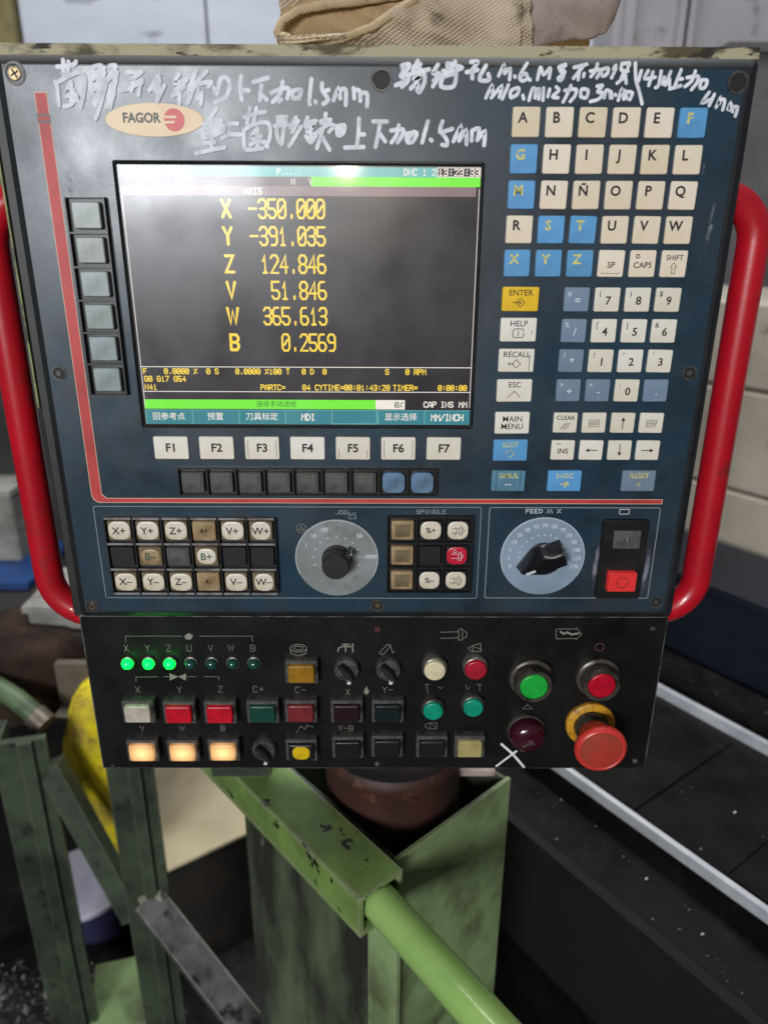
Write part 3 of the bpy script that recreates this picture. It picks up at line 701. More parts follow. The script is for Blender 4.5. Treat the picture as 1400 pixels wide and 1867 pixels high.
prof = [(.0108, 0), (.0108, -.003), (.0100, -.0035), (.0097, -.0150), (.0090, -.0160)]
n = 72
kn.rings([[(x + r * (1 + (.025 * math.cos(24 * 2 * math.pi * j / n) if 1 < i < 4 else 0)) * math.cos(2 * math.pi * j / n), OY - .0009 + y_, z + r * (1 + (.025 * math.cos(24 * 2 * math.pi * j / n) if 1 < i < 4 else 0)) * math.sin(2 * math.pi * j / n)) for j in range(n)] for i, (r, y_) in enumerate(prof)])
kn = kn.build('jog_knob', M_knobm, con, smooth=35)
a = math.radians(38)
ax, az = Vector((math.cos(a), 0, math.sin(a))), Vector((-math.sin(a), 0, math.cos(a)))
MB().obox(Vector((x, OY - .0072, z)) + ax * .0114, ax * .0026, Vector((0, -.006, 0)), az * .0019).build('pointer', M_knobm, kn)
MB().obox(Vector((x, OY - .0072, z)) + ax * .0138, ax * .0005, Vector((0, -.0062, 0)), az * .0004).build('pointer_line', M_inkwhite, kn)
x, z, R = dial(989, 1015, 77, M_dialb, ['0', '2', '4', '10', '20', '30', '40', '50', '60', '70', '80', '90', '100', '110', '120'], 'feed_dial')
a = math.radians(202); ax, az = Vector((math.cos(a), 0, math.sin(a))), Vector((-math.sin(a), 0, math.cos(a)))
out = []                                        # plan outline of the pointer knob: round hub, nose, square tail
for t in range(-60, 61, 12): pass
hub = .0115
prof2 = [(.0205, 0)] + [(.0128, .0052), (hub * math.cos(math.radians(55)), hub * math.sin(math.radians(55)))] + [(hub * math.cos(math.radians(q)), hub * math.sin(math.radians(q))) for q in (75, 95, 115, 130)] + [(-.0150, .0088), (-.0160, 0)]
full = prof2 + [(px, -pz) for px, pz in prof2[-2:0:-1]]
kn = MB(); C0 = Vector((x, OY - .0009, z))
def ring(sc, w, y): return [C0 + ax * (px * sc) + az * (pz * w) + Vector((0, y, 0)) for px, pz in full]
kn.rings([ring(1, 1, 0), ring(1, 1, -.004), ring(.97, .86, -.0060), ring(.93, .66, -.0145), ring(.84, .46, -.0172)])
kn = kn.build('feed_knob', M_knob, con, smooth=32)
MB().obox(C0 + ax * .0125 + Vector((0, -.0175, 0)), ax * .0035, Vector((0, -.0006, 0)), az * .0007).build('pointer_line', M_inkwhite, kn)

# ---- start / stop block
x0, z1 = pm(1098, 948, OY - .003); x1 = pm(1178, 948, OY - .003)[0]; z0 = pm(1135, 1090, OY - .003)[1]
x0 = (x0 + pm(1087, 1085, OY - .003)[0]) / 2; x1 = (x1 + pm(1170, 1085, OY - .003)[0]) / 2
blk = rprism(MB(), x1 - x0, z1 - z0, .0015, [(0, 0), (0, -.004), (.0008, -.0048)], cx=(x0 + x1) / 2, cz=(z0 + z1) / 2).build('switch_block', M_black, con, (0, OY - 1e-4, 0), smooth=40)
xc = (x0 + x1) / 2
zc = pm(1141, 984, OY - .006)[1]
k = rprism(MB(), .0192, .0136, .001, [(0, .001), (0, -.0018), (.0006, -.0022)]).build('start_button', M_smoke, con, (xc + .001, OY - .0048, zc), smooth=40)
text('I', k, xc + .001, zc, OY - .0071, .005, M_line, 0)
zc = pm(1131, 1061, OY - .009)[1]
k = rprism(MB(), .0206, .0150, .0008, [(0, .001), (0, -.0052), (.0005, -.0058)]).build('stop_button', M_stopred, con, (xc + .0002, OY - .0048, zc), smooth=40)
sym(k, [[(xc + .0042 * math.cos(q * math.pi / 12), zc + .0042 * math.sin(q * math.pi / 12)) for q in range(25)]], OY - .01068, M_inkbrown, .0005)

M_streak = mat('cover_streak', lin(150, 150, 164), .15, spec=.6, c2=lin(90, 92, 104), nscale=60, alpha=(70, .38, .72))  # pale colour stands in for light streaks on the clear cover film
for pts, w in (([(1102, 960), (1092, 1000), (1086, 1030), (1080, 1070)], .0040), ([(1084, 975), (1080, 1000)], .0032), ([(1184, 1000), (1178, 1040), (1166, 1085)], .0034)):
    P_ = smooth_line([opm(*q) for q in pts], 5); mb = MB(); nn = 10
    mb.tube([(px, OY - .0002, pz) for px, pz in P_], [w * .5 * (.5 + .5 * math.sin(math.pi * (k + .6) / (len(P_) + .2))) * (1 + .35 * noise.noise(Vector((k * .9, w * 1000, 0)))) for k in range(len(P_))], nn)
    mb.v = [(a, OY - .0002 + (b - OY + .0002) * .45, c) for a, b, c in mb.v]
    o = mb.build('cover_streak', M_streak, con, smooth=180); o['label'] = 'pale streak for light on the clear cover film beside the switch block'

# ---- screws and screw holes in the plate
for u, v, kind in ((27, 133, 1), (696, 145, 0), (1345, 150, 0), (108, 680, 0), (1257, 680, 0), (168, 1105, 1), (688, 1104, 2), (1196, 1098, 0)):
    x, z = opm(u, v)
    big = 1.0 if v < 300 else .78
    s = MB().lathe([(.0064 * big, 0), (.0062 * big, -.0007), (.0050 * big, -.0007), (.0044 * big, .0002)], 28, (x, OY, z), False, False).build('screw_ring', M_ringm, con, smooth=40)
    if kind == 1:
        hd = MB().lathe([(.0040 * big, 2e-4), (.0040 * big, -.0002), (.0034 * big, -.0006)], 20, (x, OY, z)).build('screw', M_screw, s, smooth=40)
        for q in (30, 120):
            a = math.radians(q); d = Vector((math.cos(a), 0, math.sin(a))); e = Vector((-math.sin(a), 0, math.cos(a)))
            MB().obox((x, OY - .00064, z), d * .0026 * big, Vector((0, 5e-5, 0)), e * .0005).build('slot', M_hole, s)
    else:
        MB().lathe([(.0045 * big, 0), (.0043 * big, -1.5e-4)], 24, (x, OY, z)).build('hole', M_hole, s)
        if v > 600: MB().lathe([(.0030 * big, 0), (.0024 * big, -5e-4)], 6, (x, OY - 1e-4, z)).build('screw', M_ringm if kind == 0 else M_screw, s)

# ---- badge
x, z = opm(282, 218); rx = opm(372, 218)[0] - x; rz = z - opm(282, 249)[1]
bd = MB().lathe([(1, 0), (1, -.0003), (.985, -.0005)], 56, (x, OY, z), sx=rx, sz=rz).build('badge', M_badge, con, smooth=30)
text('FAGOR', bd, opm(258, 215)[0], opm(258, 215)[1], OY - .0006, .0072, M_badgeink, .035, 'badge_lettering', sx=.94)
ex, ez = opm(318, 218); er = .0062
flatface(MB().lathe([(er, OY - .0006), (er * .02, OY - .0006)], 32, (ex, 0, ez), False, False).build('badge_emblem', M_badgered, bd))
for dz, x0_, x1_ in ((.0022, -.0078, .0016), (-.0006, -.0078, .0004)):
    flatface(MB().poly([(ex + x0_, ez + dz), (ex + x1_, ez + dz), (ex + x1_ - .0008, ez + dz - .0013), (ex + x0_, ez + dz - .0013)], OY - .00066).build('badge_bar', M_badge, bd))

# ---- marker writing
HW = [((90, 100, 4.667), '70,100 200,85 230,55|120,40 125,175|165,55 160,165|55,225 75,300 85,430|55,240 150,190 250,150 300,190 300,300 270,440|185,230 150,320 210,300|190,240 190,400|140,350 225,330|130,440 190,420 240,350|235,370 265,430|'
  '380,100 450,95 370,210 470,110 380,300 470,150 385,420 470,200 400,430 480,250 420,480 395,540|520,90 570,100 490,220 580,150 500,350 570,220 490,440 555,300 520,450|'
  '660,145 790,145|780,150 700,220 790,235|610,300 680,285 790,215|720,230 700,300|780,230 760,340|855,300 920,190 935,200 900,300|940,220 925,330 920,400|980,260 920,390|'
  '1105,165 1070,240 1170,210|1170,215 1080,300|1150,270 1050,350|1110,290 1110,410|1250,140 1190,300 1200,330|1340,140 1250,240 1180,410|1220,270 1300,240 1380,230 1355,270|1270,290 1260,370|1300,320 1290,430'),
 ((380, 110, 4.516), '40,220 70,265 100,150 150,140 175,210 140,300 60,340|270,130 262,230 275,320|265,240 330,245|370,175 490,140|435,205 425,325|450,290 480,320|520,265 600,230 660,230 650,310|612,170 590,270 530,340|580,335 600,320|690,250 700,310 750,300|690,250 760,240 745,310|'
  '848,150 830,330|832,350 836,360|880,335 885,345|935,185 940,250 990,240|940,250 985,320 945,355|1030,325 1070,230 1085,310|1085,240 1130,240 1130,365|1195,225 1200,310|1200,240 1245,250 1250,330|1255,270 1305,270 1305,375'),
 ((350, 180, 5.0), '225,85 170,180|105,230 275,195|100,290 115,350 280,300 270,240 130,270|115,320 270,270|190,200 180,460|110,405 210,395|40,495 300,440|345,225 415,225|270,360 350,325 450,325|480,165 590,130 670,120|530,80 505,220|590,85 565,210|475,290 480,430 510,465 645,450|475,285 560,235 680,215 715,260 710,360 680,430|660,390 690,435|600,265 545,350 630,340|600,270 600,440|535,420 590,380 640,390|'
  '780,165 865,165|755,245 880,235|790,170 775,310 800,400|850,170 820,410|790,210 860,200|950,170 900,260|970,200 915,300|995,255 890,430|1055,170 1030,240|1040,215 1130,200|1045,260 1120,240 1050,300|1080,230 1085,390|1040,340 1085,395 1130,330|1220,135 1210,250|1175,205 1265,190|1180,220 1290,240 1250,300|1120,320 1230,240|1190,290 1140,450|1180,330 1255,465|1320,250 1330,330 1380,310 1390,240 1320,250|1340,290 1380,270'),
 ((610, 200, 4.828), '215,75 210,200 195,310|215,210 260,215|90,330 255,325|340,100 460,100|400,110 385,200 360,325|400,210 445,275|495,180 600,170 590,230 555,285|565,135 545,220 500,285|630,210 640,280 690,275 720,200 630,210|640,260 700,190|820,100 770,285|845,260 855,270|950,100 930,190 1035,165|935,190 985,260 985,310 945,305|1045,275 1110,145 1095,270|1100,265 1155,180 1160,300|1210,180 1205,270|1210,180 1270,165 1255,265|1260,260 1320,190 1315,310'),
 ((710, 100, 5.833), '130,110 210,95 190,150 120,210 150,240|150,100 140,200|120,215 200,215 190,280 130,335|65,320 180,270|300,60 250,160|260,120 330,95|280,120 330,150|210,205 420,150|260,250 330,225 280,270|370,190 375,280 320,390 295,365|225,355 290,300 300,340|515,100 465,190 520,190|540,205 460,330|470,270 500,240|615,85 615,125|700,65 650,150|650,90 770,130|570,165 650,180 770,135|590,190 545,325 680,330 710,190|600,220 700,190|865,70 935,70 890,140|820,180 935,155|880,150 880,245|1025,110 960,230 980,270 1060,260 1050,200'),
 ((870, 100, 4.516), '175,170 220,80 225,150|225,150 270,110 265,200|308,170 312,180|410,65 350,170 370,210 410,190 400,150 360,170|430,196 434,204|495,200 520,100 545,160 600,105 590,190|725,75 670,100 720,140 665,190 690,205 710,160 680,120 725,85|795,100 900,75|880,80 790,190|840,120 830,200|880,150 875,175|930,130 1010,120 985,185|990,70 970,130 935,175|1020,120 1030,170 1070,150 1075,105 1020,120|1140,85 1120,110|1140,110 1105,185|1190,70 1250,65 1240,100|1190,75 1185,120 1240,130|1200,150 1180,200|1215,130 1225,230|1150,230 1200,190|1300,65 1305,200 1330,290 1355,400|'
  '70,350 120,250 125,320|115,350 200,255 180,345|255,245 205,360|270,340 280,290 340,270 330,320 280,350|375,330 382,360|425,370 455,275 480,290 475,350|480,290 510,280 505,360|545,270 540,370|595,280 580,340|650,260 670,290 620,340 665,350|720,290 810,280 805,330 765,380|770,250 740,320 705,385|850,330 860,280 910,290 895,350 850,340|985,255 1030,250 990,300 1030,310 1000,360 930,380|1045,350 1060,290 1090,300 1095,350|1100,300 1110,350|1135,322 1139,328|1160,370 1190,280 1205,360|1210,290 1230,355|1225,300 1275,310 1255,365'),
 ((1140, 110, 6.364), '185,115 150,235|265,115 225,205 345,190|320,130 270,285|415,120 385,280 350,310|450,190 430,270|525,125 460,280|510,210 510,285|645,105 570,300|600,210 660,210|510,325 640,290|715,195 840,180 830,250 765,335|810,120 770,230 690,300|880,220 865,310 920,310 945,230 880,225|970,365 890,485 990,450|1030,390 970,520|1050,540 1100,430 1085,500|1100,450 1150,460 1125,570|1190,560 1220,490 1210,570|1225,500 1245,590|1240,540 1300,540 1275,640')]
for gi, ((ox, oy, kz), data) in enumerate(HW):
    mb = MB(); lay = 0
    for i, st in enumerate(data.split('|')):
        if not st: continue
        pts = [opm(ox + float(p.split(',')[0]) / kz, oy + float(p.split(',')[1]) / kz) for p in st.split()]
        sl = smooth_line(pts, 4)
        for w_ in ([sl] if len(pts) < 4 else [sl[q:q + 5] for q in range(0, len(sl) - 1, 4)]):
          lay += 1
          mb.ribbon(w_, 0.0024 if gi < 5 else .0020, OY - (6e-4 if gi in (0, 2) else 6e-5) - 1.2e-5 * (lay % 23))
    o = flatface(mb.build('handwriting', M_marker, con)); o['label'] = 'white marker handwriting on the plate'

M_scuff = mat('pale_scuff', lin(130, 134, 140), .6, alpha=(150, .42, .78))
for pts, w in (([(1302, 372), (1297, 392), (1294, 404)], .0018), ([(1296, 412), (1288, 440), (1278, 470)], .0024), ([(1284, 300), (1280, 318)], .0012), ([(120, 300), (126, 330), (130, 352)], .003), ([(560, 900), (600, 903)], .001)):
    o = flatface(MB().ribbon(smooth_line([opm(*q) for q in pts], 4), w, OY - 5e-5).build('scuff', M_scuff, con))

# ---- red side handles
for s in (-1, 1):
    if s < 0: zt = at_y(0, 352, .03).z; zb = at_y(90, 1118, .03).z; xo = -.2590
    else: zt = at_y(1375, 358, .03).z; zb = at_y(1262, 1112, .03).z; xo = .2535
    R = .026; pts = [(s * (W / 2 - .004), .03, zt)]
    xi = W / 2 + .0
    rr = abs(xo) - xi
    R = rr
    for k in range(9): a = math.radians(90 - 90 * k / 8); pts.append((s * (xi + R * math.cos(a)), .03, zt - R + R * math.sin(a)))
    for k in range(9): a = math.radians(0 - 90 * k / 8); pts.append((s * (xi + R * math.cos(a)), .03, zb + R + R * math.sin(a)))
    pts.append((s * (W / 2 - .004), .03, zb))
    MB().tube(pts, .0108, 20).build('handle', M_redtube, con, smooth=60)

# ------------------------------------------------------------------ switch box below the plate (part of the console)
BY = .004
bx0 = (pm(146, 1140, BY)[0] + pm(187, 1402, BY)[0]) / 2; bx1 = (pm(1216, 1133, BY)[0] + pm(1179, 1395, BY)[0]) / 2
bz1 = -.0015; bz0 = (pm(300, 1407, BY)[1] + pm(1100, 1397, BY)[1]) / 2
rprism(MB(), bx1 - bx0, bz1 - bz0, .0015, [(0, .13), (0, BY + .0008), (.0008, BY)], cx=(bx0 + bx1) / 2, cz=(bz0 + bz1) / 2).build('switch_box', M_edge, con, smooth=40)
rprism(MB(), bx1 - bx0 - .0022, bz1 - bz0 - .0022, .0012, [(0, BY), (.0002, BY - .0004)], cx=(bx0 + bx1) / 2, cz=(bz0 + bz1) / 2).build('switch_plate', M_blackpaint, con)
PY = BY - .0004
def bp(u, v, d=0): return pm(u, v, PY - d)
def engr(t, u, v, h=.0056, w=.0004):
    x, z = bp(u, v); flatface(strokes(t, x, z, h, PY - 5e-5, w, 1.5, .58, anchor='c').build('engraved_letter', M_engraved, con))
def engline(polys, w=.0004, m=None, name='engraved_symbol'):
    mb = MB()
    for i, p in enumerate(polys): mb.ribbon([bp(*q) for q in p], w, PY - 5e-5 - 2e-5 * (i % 3))
    return flatface(mb.build(name, m or M_linedim, con))
def engfill(polys, m=None):
    mb = MB()
    for i, p in enumerate(polys): mb.poly([bp(*q) for q in p], PY - 6e-5 - 2e-5 * i)
    return flatface(mb.build('engraved_symbol', m or M_engraved, con))
engline([[(229, 1172), (229, 1160), (332, 1160)], [(364, 1160), (460, 1160), (460, 1170)]])
engline([[(248, 1242), (248, 1235), (288, 1234)], [(298, 1234), (358, 1234)], [(372, 1234), (399, 1234), (399, 1240)]])
engfill([[(309, 1228), (325, 1234), (310, 1241)], [(339, 1228), (325, 1234), (339, 1241)], [(336, 1160), (344, 1154), (352, 1159), (348, 1166), (339, 1166)]])
for t, u in zip('XYZUVWB', (230, 269, 307, 345, 384, 421, 461)): engr(t, u, 1182)
for t, u, v in (('X', 251, 1258), ('Y', 327, 1258), ('Z', 402, 1257), ('C+', 471, 1257), ('C-', 548, 1258), ('X', 634, 1262), ('Y-', 707, 1258), ('V', 259, 1329), ('W', 332, 1329), ('B', 406, 1328), ('V-B', 630, 1328)): engr(t, u, v, .0056 if v < 1300 else .005)
engline([[(533 + 15 * math.cos(q * .349) + 11, 1182 + 7 * math.sin(q * .349)) for q in range(19)], [(544 + 9 * math.cos(q * .349), 1182 + 3.5 * math.sin(q * .349)) for q in range(19)], [(529, 1184), (531, 1192), (544, 1196), (557, 1192), (559, 1184)]], .0006)
engline([[(616, 1188), (617, 1182), (624, 1179), (642, 1179)], [(630, 1188), (630, 1175)], [(625, 1175), (636, 1175)], [(643, 1174), (643, 1189)]], .0011, M_engraved)
engline([[(692, 1192), (698, 1194), (712, 1178), (706, 1175), (692, 1190)], [(711, 1175), (716, 1191), (719, 1188)]], .0005)
engfill([[(668, 1251), (673, 1262), (668, 1267), (663, 1262)]])
engline([[(803, 1153), (834, 1152)], [(803, 1164), (835, 1163)], [(836, 1148), (843, 1147), (843, 1167), (836, 1167), (836, 1148)], [(846, 1150), (851, 1154), (851, 1160), (846, 1164)]], .0005)
engline([[(853, 1182), (860, 1178), (876, 1173), (877, 1188), (860, 1188), (853, 1182)], [(862, 1178), (862, 1188)], [(866, 1180), (876, 1184)]], .0005)
engline([[(773, 1323), (780, 1319), (796, 1318), (796, 1329), (780, 1329), (773, 1323)], [(784, 1320), (784, 1329)], [(786, 1320), (795, 1327)]], .0004)
engline([[(780, 1263), (778, 1252), (776, 1248), (784, 1248)], [(798, 1252), (803, 1256), (807, 1252)], [(849, 1250), (852, 1257), (856, 1253)], [(868, 1248), (878, 1248), (874, 1250), (875, 1260)]], .0004)
engline([[(1014, 1147), (1014, 1165), (1050, 1164), (1050, 1167), (1060, 1156), (1051, 1145), (1051, 1147), (1014, 1147)]], .0005)
engline([[(1022, 1152), (1028, 1156), (1034, 1153), (1042, 1157), (1054, 1155)]], .0016, M_engraved)
x, z = bp(1093, 1180); sym(con, [[(x + .0034 * math.cos(q * .349), z + .0034 * math.sin(q * .349)) for q in range(19)]], PY - 5e-5, mat('engraved_red', lin(120, 66, 62), .6), .0005, 'engraved_symbol')
engline([[(953, 1293), (961, 1285), (971, 1293), (953, 1293)]], .0004)
engline([[(541, 1336), (548, 1324), (556, 1330), (560, 1323), (571, 1326)]], .0004)
# small screws
for u, v in ((207, 1397), (688, 1392), (1157, 1387), (1190, 1146)):
    x, z = bp(u, v); s = MB().lathe([(.0022, 0), (.0021, -.0012), (.0014, -.0018)], 14, (x, PY, z)).build('screw', M_bezelgrey, con, smooth=40)
x, z = bp(688, 1147); MB().lathe([(.0026, 0), (.0024, -.001)], 16, (x, PY, z)).build('screw', mat('screw_red', lin(74, 36, 36), .5), con)
# indicator lights
lz = sum(bp(u, 1212, .004)[1] for u in (231, 462)) / 2; lx0, lx1 = bp(231, 1210, .004)[0], bp(462, 1210, .004)[0]
for i in range(7):
    x = lx0 + (lx1 - lx0) * i / 6
    led = MB().lathe([(.0056, 0), (.0054, -.002), (.0044, -.0024)], 22, (x, PY, lz)).build('indicator_light', M_bezelgrey, con, smooth=40)
    if i < 3: led['label'] = 'indicator light glowing green'
    MB().lathe([(.0044, -.0022), (.0043, -.004), (.0033, -.0058), (.0018, -.0068), (.0003, -.0071)], 20, (x, PY, lz)).build('lens', M_ledon if i < 3 else M_ledoff, led, smooth=60)
# square push buttons: frame, cap
def square(u, v, m, cw=.0204, ch=.0156, lit=False, glow=None):
    d = .0112; x, z = bp(u, v, d)
    fr = MB(); rprism(fr, cw + .0052, ch + .0050, .001, [(0, 0), (0, -.0072), (.0009, -.0082), (.0023, -.0082), (.0023, -.0070)], cap1=False)
    o = link('push_button', shared(('push_button', cw, ch), lambda: fr, M_bezelgrey), con, (x, PY, z))
    c = rprism(MB(), cw, ch, .0018, [(0, -.004), (0, -d + .0009), (.0004, -d + .0003), (.0011, -d)]).build('cap', m, o, (x, PY, z), smooth=45)
    return o
for u, v, m, kw in ((549, 1231, M_bamber, {}), (250, 1304, M_bwhite, {}), (325, 1305, M_bred, {}), (400, 1305, M_bred, {}), (478, 1304, M_bgreen, {}), (548, 1303, M_bdimred, {}), (632, 1303, M_bmaroon, {}), (707, 1303, M_bteal, {}),
                    (258, 1375, M_lit, {'lit': True}), (332, 1375, M_lit, {'lit': True}), (406, 1374, M_lit, {'lit': True}), (634, 1369, M_bdark, {}), (706, 1367, M_bdark, {}), (788, 1368, M_bdark, {}), (857, 1368, M_bcream, {'cw': .0196})):
    square(u, v, m, **kw)
o = square(549, 1374, M_bdark); x, z = bp(549, 1374, .0112)
rprism(MB(), .0142, .0126, .0052, [(0, .0001), (.0008, -.0006)], n=6).build('cap', M_byellow, o, (x, PY - .0112, z), smooth=45)
# selector switches
for u, v in ((632, 1224), (708, 1224), (481, 1371)):
    x, z = bp(u, v, .006)
    s = MB().lathe([(.0100, 0), (.0100, -.004), (.0090, -.0058), (.0080, -.0060), (.0074, -.0048), (.0002, -.0048)], 28, (x, PY, z), cap1=False).build('selector_switch', M_bezelgrey, con, smooth=40)
    a = math.radians(-52); d = Vector((math.cos(a), 0, math.sin(a))); e = Vector((-math.sin(a), 0, math.cos(a)))
    g = MB(); cc = Vector((x, PY - .0048, z))
    g.rings([[cc + d * (px * s1) + e * (pz * s2) + Vector((0, yy, 0)) for px, pz in ((.0080, .0017), (.0080, -.0017), (.0, -.0032), (-.0080, -.0017), (-.0080, .0017), (0, .0032))] for s1, s2, yy in ((1, 1, 0), (1, .9, -.0062), (.9, .55, -.0074))])
    g.build('grip', M_knobm, s, smooth=30)
    MB().obox(cc + d * .0066 - e * .0026 + Vector((0, -.0060, 0)), d * .0010 + e * .0006, Vector((0, -.0018, 0)), e * .0012 - d * .0004).build('pointer_line', M_inkwhite, s)
# round push buttons
def round_button(u, v, capm, r, d, ringm, ro, collar=None):
    x, z = bp(u, v, d)
    prof = [(ro, 0), (ro, -d * .45), (ro - .0008, -d * .62), (r + .0003, -d * .66), (r + .0002, -d * .5)]
    if collar: prof = [(collar, 0), (collar, -d * .3), (collar - .001, -d * .36), (ro, -d * .38)] + [(ro, -d * .88), (ro - .0007, -d * .96), (r + .0006, -d * .96), (r + .0004, -d * .8)]
    s = MB().lathe(prof, 36, (x, PY, z), cap1=False).build('round_push_button', ringm, con, smooth=40)
    MB().lathe([(r, -d * .4), (r, -d + .0007), (r - .0004, -d + .0002), (r - .0012, -d)], 36, (x, PY, z), cap0=False).build('cap', capm, s, smooth=45)
    return s
M_ringd = mat('ring_dark', lin(92, 86, 78), .32, metal=.5, c2=lin(48, 44, 40), nscale=90)
round_button(793, 1225, M_rwhite, .0083, .0095, M_chrome, .0102); round_button(868, 1224, M_rred, .0083, .0095, M_chrome, .0102)
round_button(790, 1299, M_rteal, .0079, .0085, M_ringd, .0098); round_button(863, 1293, M_rteal, .0079, .0085, M_ringd, .0098)
round_button(974, 1254, M_rgreen, .0108, .0165, M_ringd, .0146, .0174); round_button(1098, 1252, M_rred2, .0106, .0165, M_ringd, .0146, .0174)
# dark dome lamp
x, z = bp(962, 1343, .010)
s = MB().lathe([(.0158, 0), (.0156, -.004), (.0146, -.005)], 36, (x, PY, z)).build('dome_lamp', M_ringd, con, smooth=40)
MB().lathe([(.0144, -.0045), (.0141, -.010), (.0127, -.0135), (.0097, -.0158), (.0052, -.0170), (.0003, -.0174)], 36, (x, PY, z)).build('lens', M_dome, s, smooth=60)
rip = MB()
for k in range(3):
    rr = .0018 + .0017 * k
    rip.ribbon([(x - .001 + rr * math.cos(math.radians(10 + 80 * q / 6)), z - .0035 + rr * math.sin(math.radians(10 + 80 * q / 6))) for q in range(7)], .0003, PY - .0176)
for k in range(4): rip.ribbon([(x - .0052 + .0015 * k, z - .0055 + .0008 * k), (x - .0046 + .0015 * k, z - .0035 + .0008 * k)], .0003, PY - .0176)
flatface(rip.build('lens_print', M_linedim, s))
# emergency stop
x, z = bp(1076, 1321, .002)
s = MB().lathe([(.0200, 0), (.0200, -.0028), (.0186, -.0040), (.0140, -.0042), (.0136, -.003)], 44, (x, PY, z), cap1=False).build('emergency_stop', M_yring, con, smooth=40)
MB().lathe([(.0136, 0), (.0134, -.012), (.0122, -.0135)], 36, (x, PY, z)).build('collar', M_ringd, s, smooth=40)
MB().lathe([(.0122, -.012), (.0126, -.0205), (.0144, -.0255), (.0186, -.0280), (.0202, -.0300), (.0202, -.0330), (.0192, -.0350), (.0174, -.0358), (.0164, -.0353)], 48, (x, PY, z), cap1=False).build('mushroom_head', M_mush, s, smooth=50)
MB().lathe([(.0170, -.0340), (.0164, -.0353), (.0132, -.0360), (.0070, -.0366), (.0004, -.0368)], 48, (x, PY, z), cap0=False).build('mushroom_face', M_mushface, s, smooth=50)
# white X drawn beside the dome
mb = MB(); mb.ribbon(smooth_line([bp(914, 1357), (bp(935, 1376)), bp(955, 1399)]), .0020, PY - 1e-4); mb.ribbon([bp(941, 1370), bp(905, 1397)], .0018, PY - 1.4e-4)
flatface(mb.build('handwriting', M_marker, con))

# ------------------------------------------------------------------ work gloves on top of the console
def cloth_mat(name, c, c2, c3, sc=900):
    m = mat(name, c, .9, spec=.15, c2=c2, nscale=22, namt=(.4, .68), c3=c3, n3=55, a3=(.56, .72))
    nt = m.node_tree; N = nt.nodes; L = nt.links; p = N['Principled BSDF']
    tc = N.new('ShaderNodeTexCoord'); out = []
    for rot in (.5, -1.05):
        mp = N.new('ShaderNodeMapping'); mp.inputs['Rotation'].default_value = (0, rot, 0); L.new(tc.outputs['Object'], mp.inputs[0])
        w = N.new('ShaderNodeTexWave'); w.inputs['Scale'].default_value = sc / 5.3; w.inputs['Distortion'].default_value = 1.2; w.inputs['Detail'].default_value = 1
        w.bands_direction = 'X'; L.new(mp.outputs[0], w.inputs[0]); out.append(w.outputs[1])
    mx = N.new('ShaderNodeMath'); mx.operation = 'MULTIPLY'; L.new(out[0], mx.inputs[0]); L.new(out[1], mx.inputs[1])
    b = N.new('ShaderNodeBump'); b.inputs['Strength'].default_value = .8; b.inputs['Distance'].default_value = .0008
    old = p.inputs['Base Color'].links[0].from_socket; x = N.new('ShaderNodeMix'); x.data_type = 'RGBA'; x.blend_type = 'MULTIPLY'  # shade in the weave holes is multiplied into the cloth colour
    mr = N.new('ShaderNodeMapRange'); L.new(mx.outputs[0], mr.inputs[0]); mr.inputs[3].default_value = .5; mr.inputs[4].default_value = 0; mr.inputs[2].default_value = .5
    L.new(mr.outputs[0], x.inputs[0]); L.new(old, x.inputs[6]); x.inputs[7].default_value = (.45, .40, .34, 1); L.new(x.outputs[2], p.inputs['Base Color'])
    L.new(mx.outputs[0], b.inputs['Height']); L.new(b.outputs[0], p.inputs['Normal'])
    return m
M_cloth = cloth_mat('glove_canvas', lin(222, 206, 182), lin(192, 174, 150), lin(112, 100, 86))
M_lining = cloth_mat('glove_lining', lin(206, 178, 138), lin(190, 160, 118), lin(160, 132, 98), 1400)
M_hem = cloth_mat('glove_hem', lin(220, 200, 166), lin(196, 172, 136), lin(150, 130, 100), 1600)
M_cloth2 = cloth_mat('glove_suede', lin(204, 188, 184), lin(182, 164, 160), lin(138, 120, 116), 1300)
TOPZ = H + .0067
def sheet(name, m, top, bot, y0, bulge, nu=64, nv=26, thick=.0025, seed=0, parent=None, amp=.007):
    # cloth between two image curves at depth y0, bulging to the camera, folded by noise
    mb = MB(); V = []
    for i in range(nu + 1):
        a = i / nu
        for j in range(nv + 1):
            b = j / nv; pt = at_y(*top(a), y0); pb = at_y(*bot(a), y0)
            p = pb.lerp(pt, b)
            n1 = noise.noise(Vector((p.x * 22 + seed, p.z * 30, seed))) * amp + abs(noise.noise(Vector((p.x * 48 + p.z * 70, p.z * 30 - p.x * 20 + seed, 3)))) * amp * -.8
            y = y0 - bulge * math.sin(math.pi * min(1, b * .55 + .12)) - n1
            V.append((p.x, y, p.z))
    F = [(i * (nv + 1) + j, (i + 1) * (nv + 1) + j, (i + 1) * (nv + 1) + j + 1, i * (nv + 1) + j + 1) for i in range(nu) for j in range(nv)]
    o = mb.add(V, F).build(name, m, parent, smooth=180)
    md = o.modifiers.new('thickness', 'SOLIDIFY'); md.thickness = thick; md.offset = 1
    return o
def curve(pts):
    def f(a):
        a = max(0, min(.9999, a)) * (len(pts) - 1); i = int(a); t = a - i
        t = t * t * (3 - 2 * t) * .5 + t * .5
        return (pts[i][0] + (pts[i + 1][0] - pts[i][0]) * t, pts[i][1] + (pts[i + 1][1] - pts[i][1]) * t)
    return f
gl = empty('work_glove', at_y(720, 90, .05)); gl.location.z = TOPZ; WL[gl].z = TOPZ
tag(gl, 'beige canvas work glove with rolled cuff lying on the console', 'glove')
lowhem = [(514, 84), (570, 80), (625, 70), (680, 48), (730, 18), (765, -6), (800, -24)]
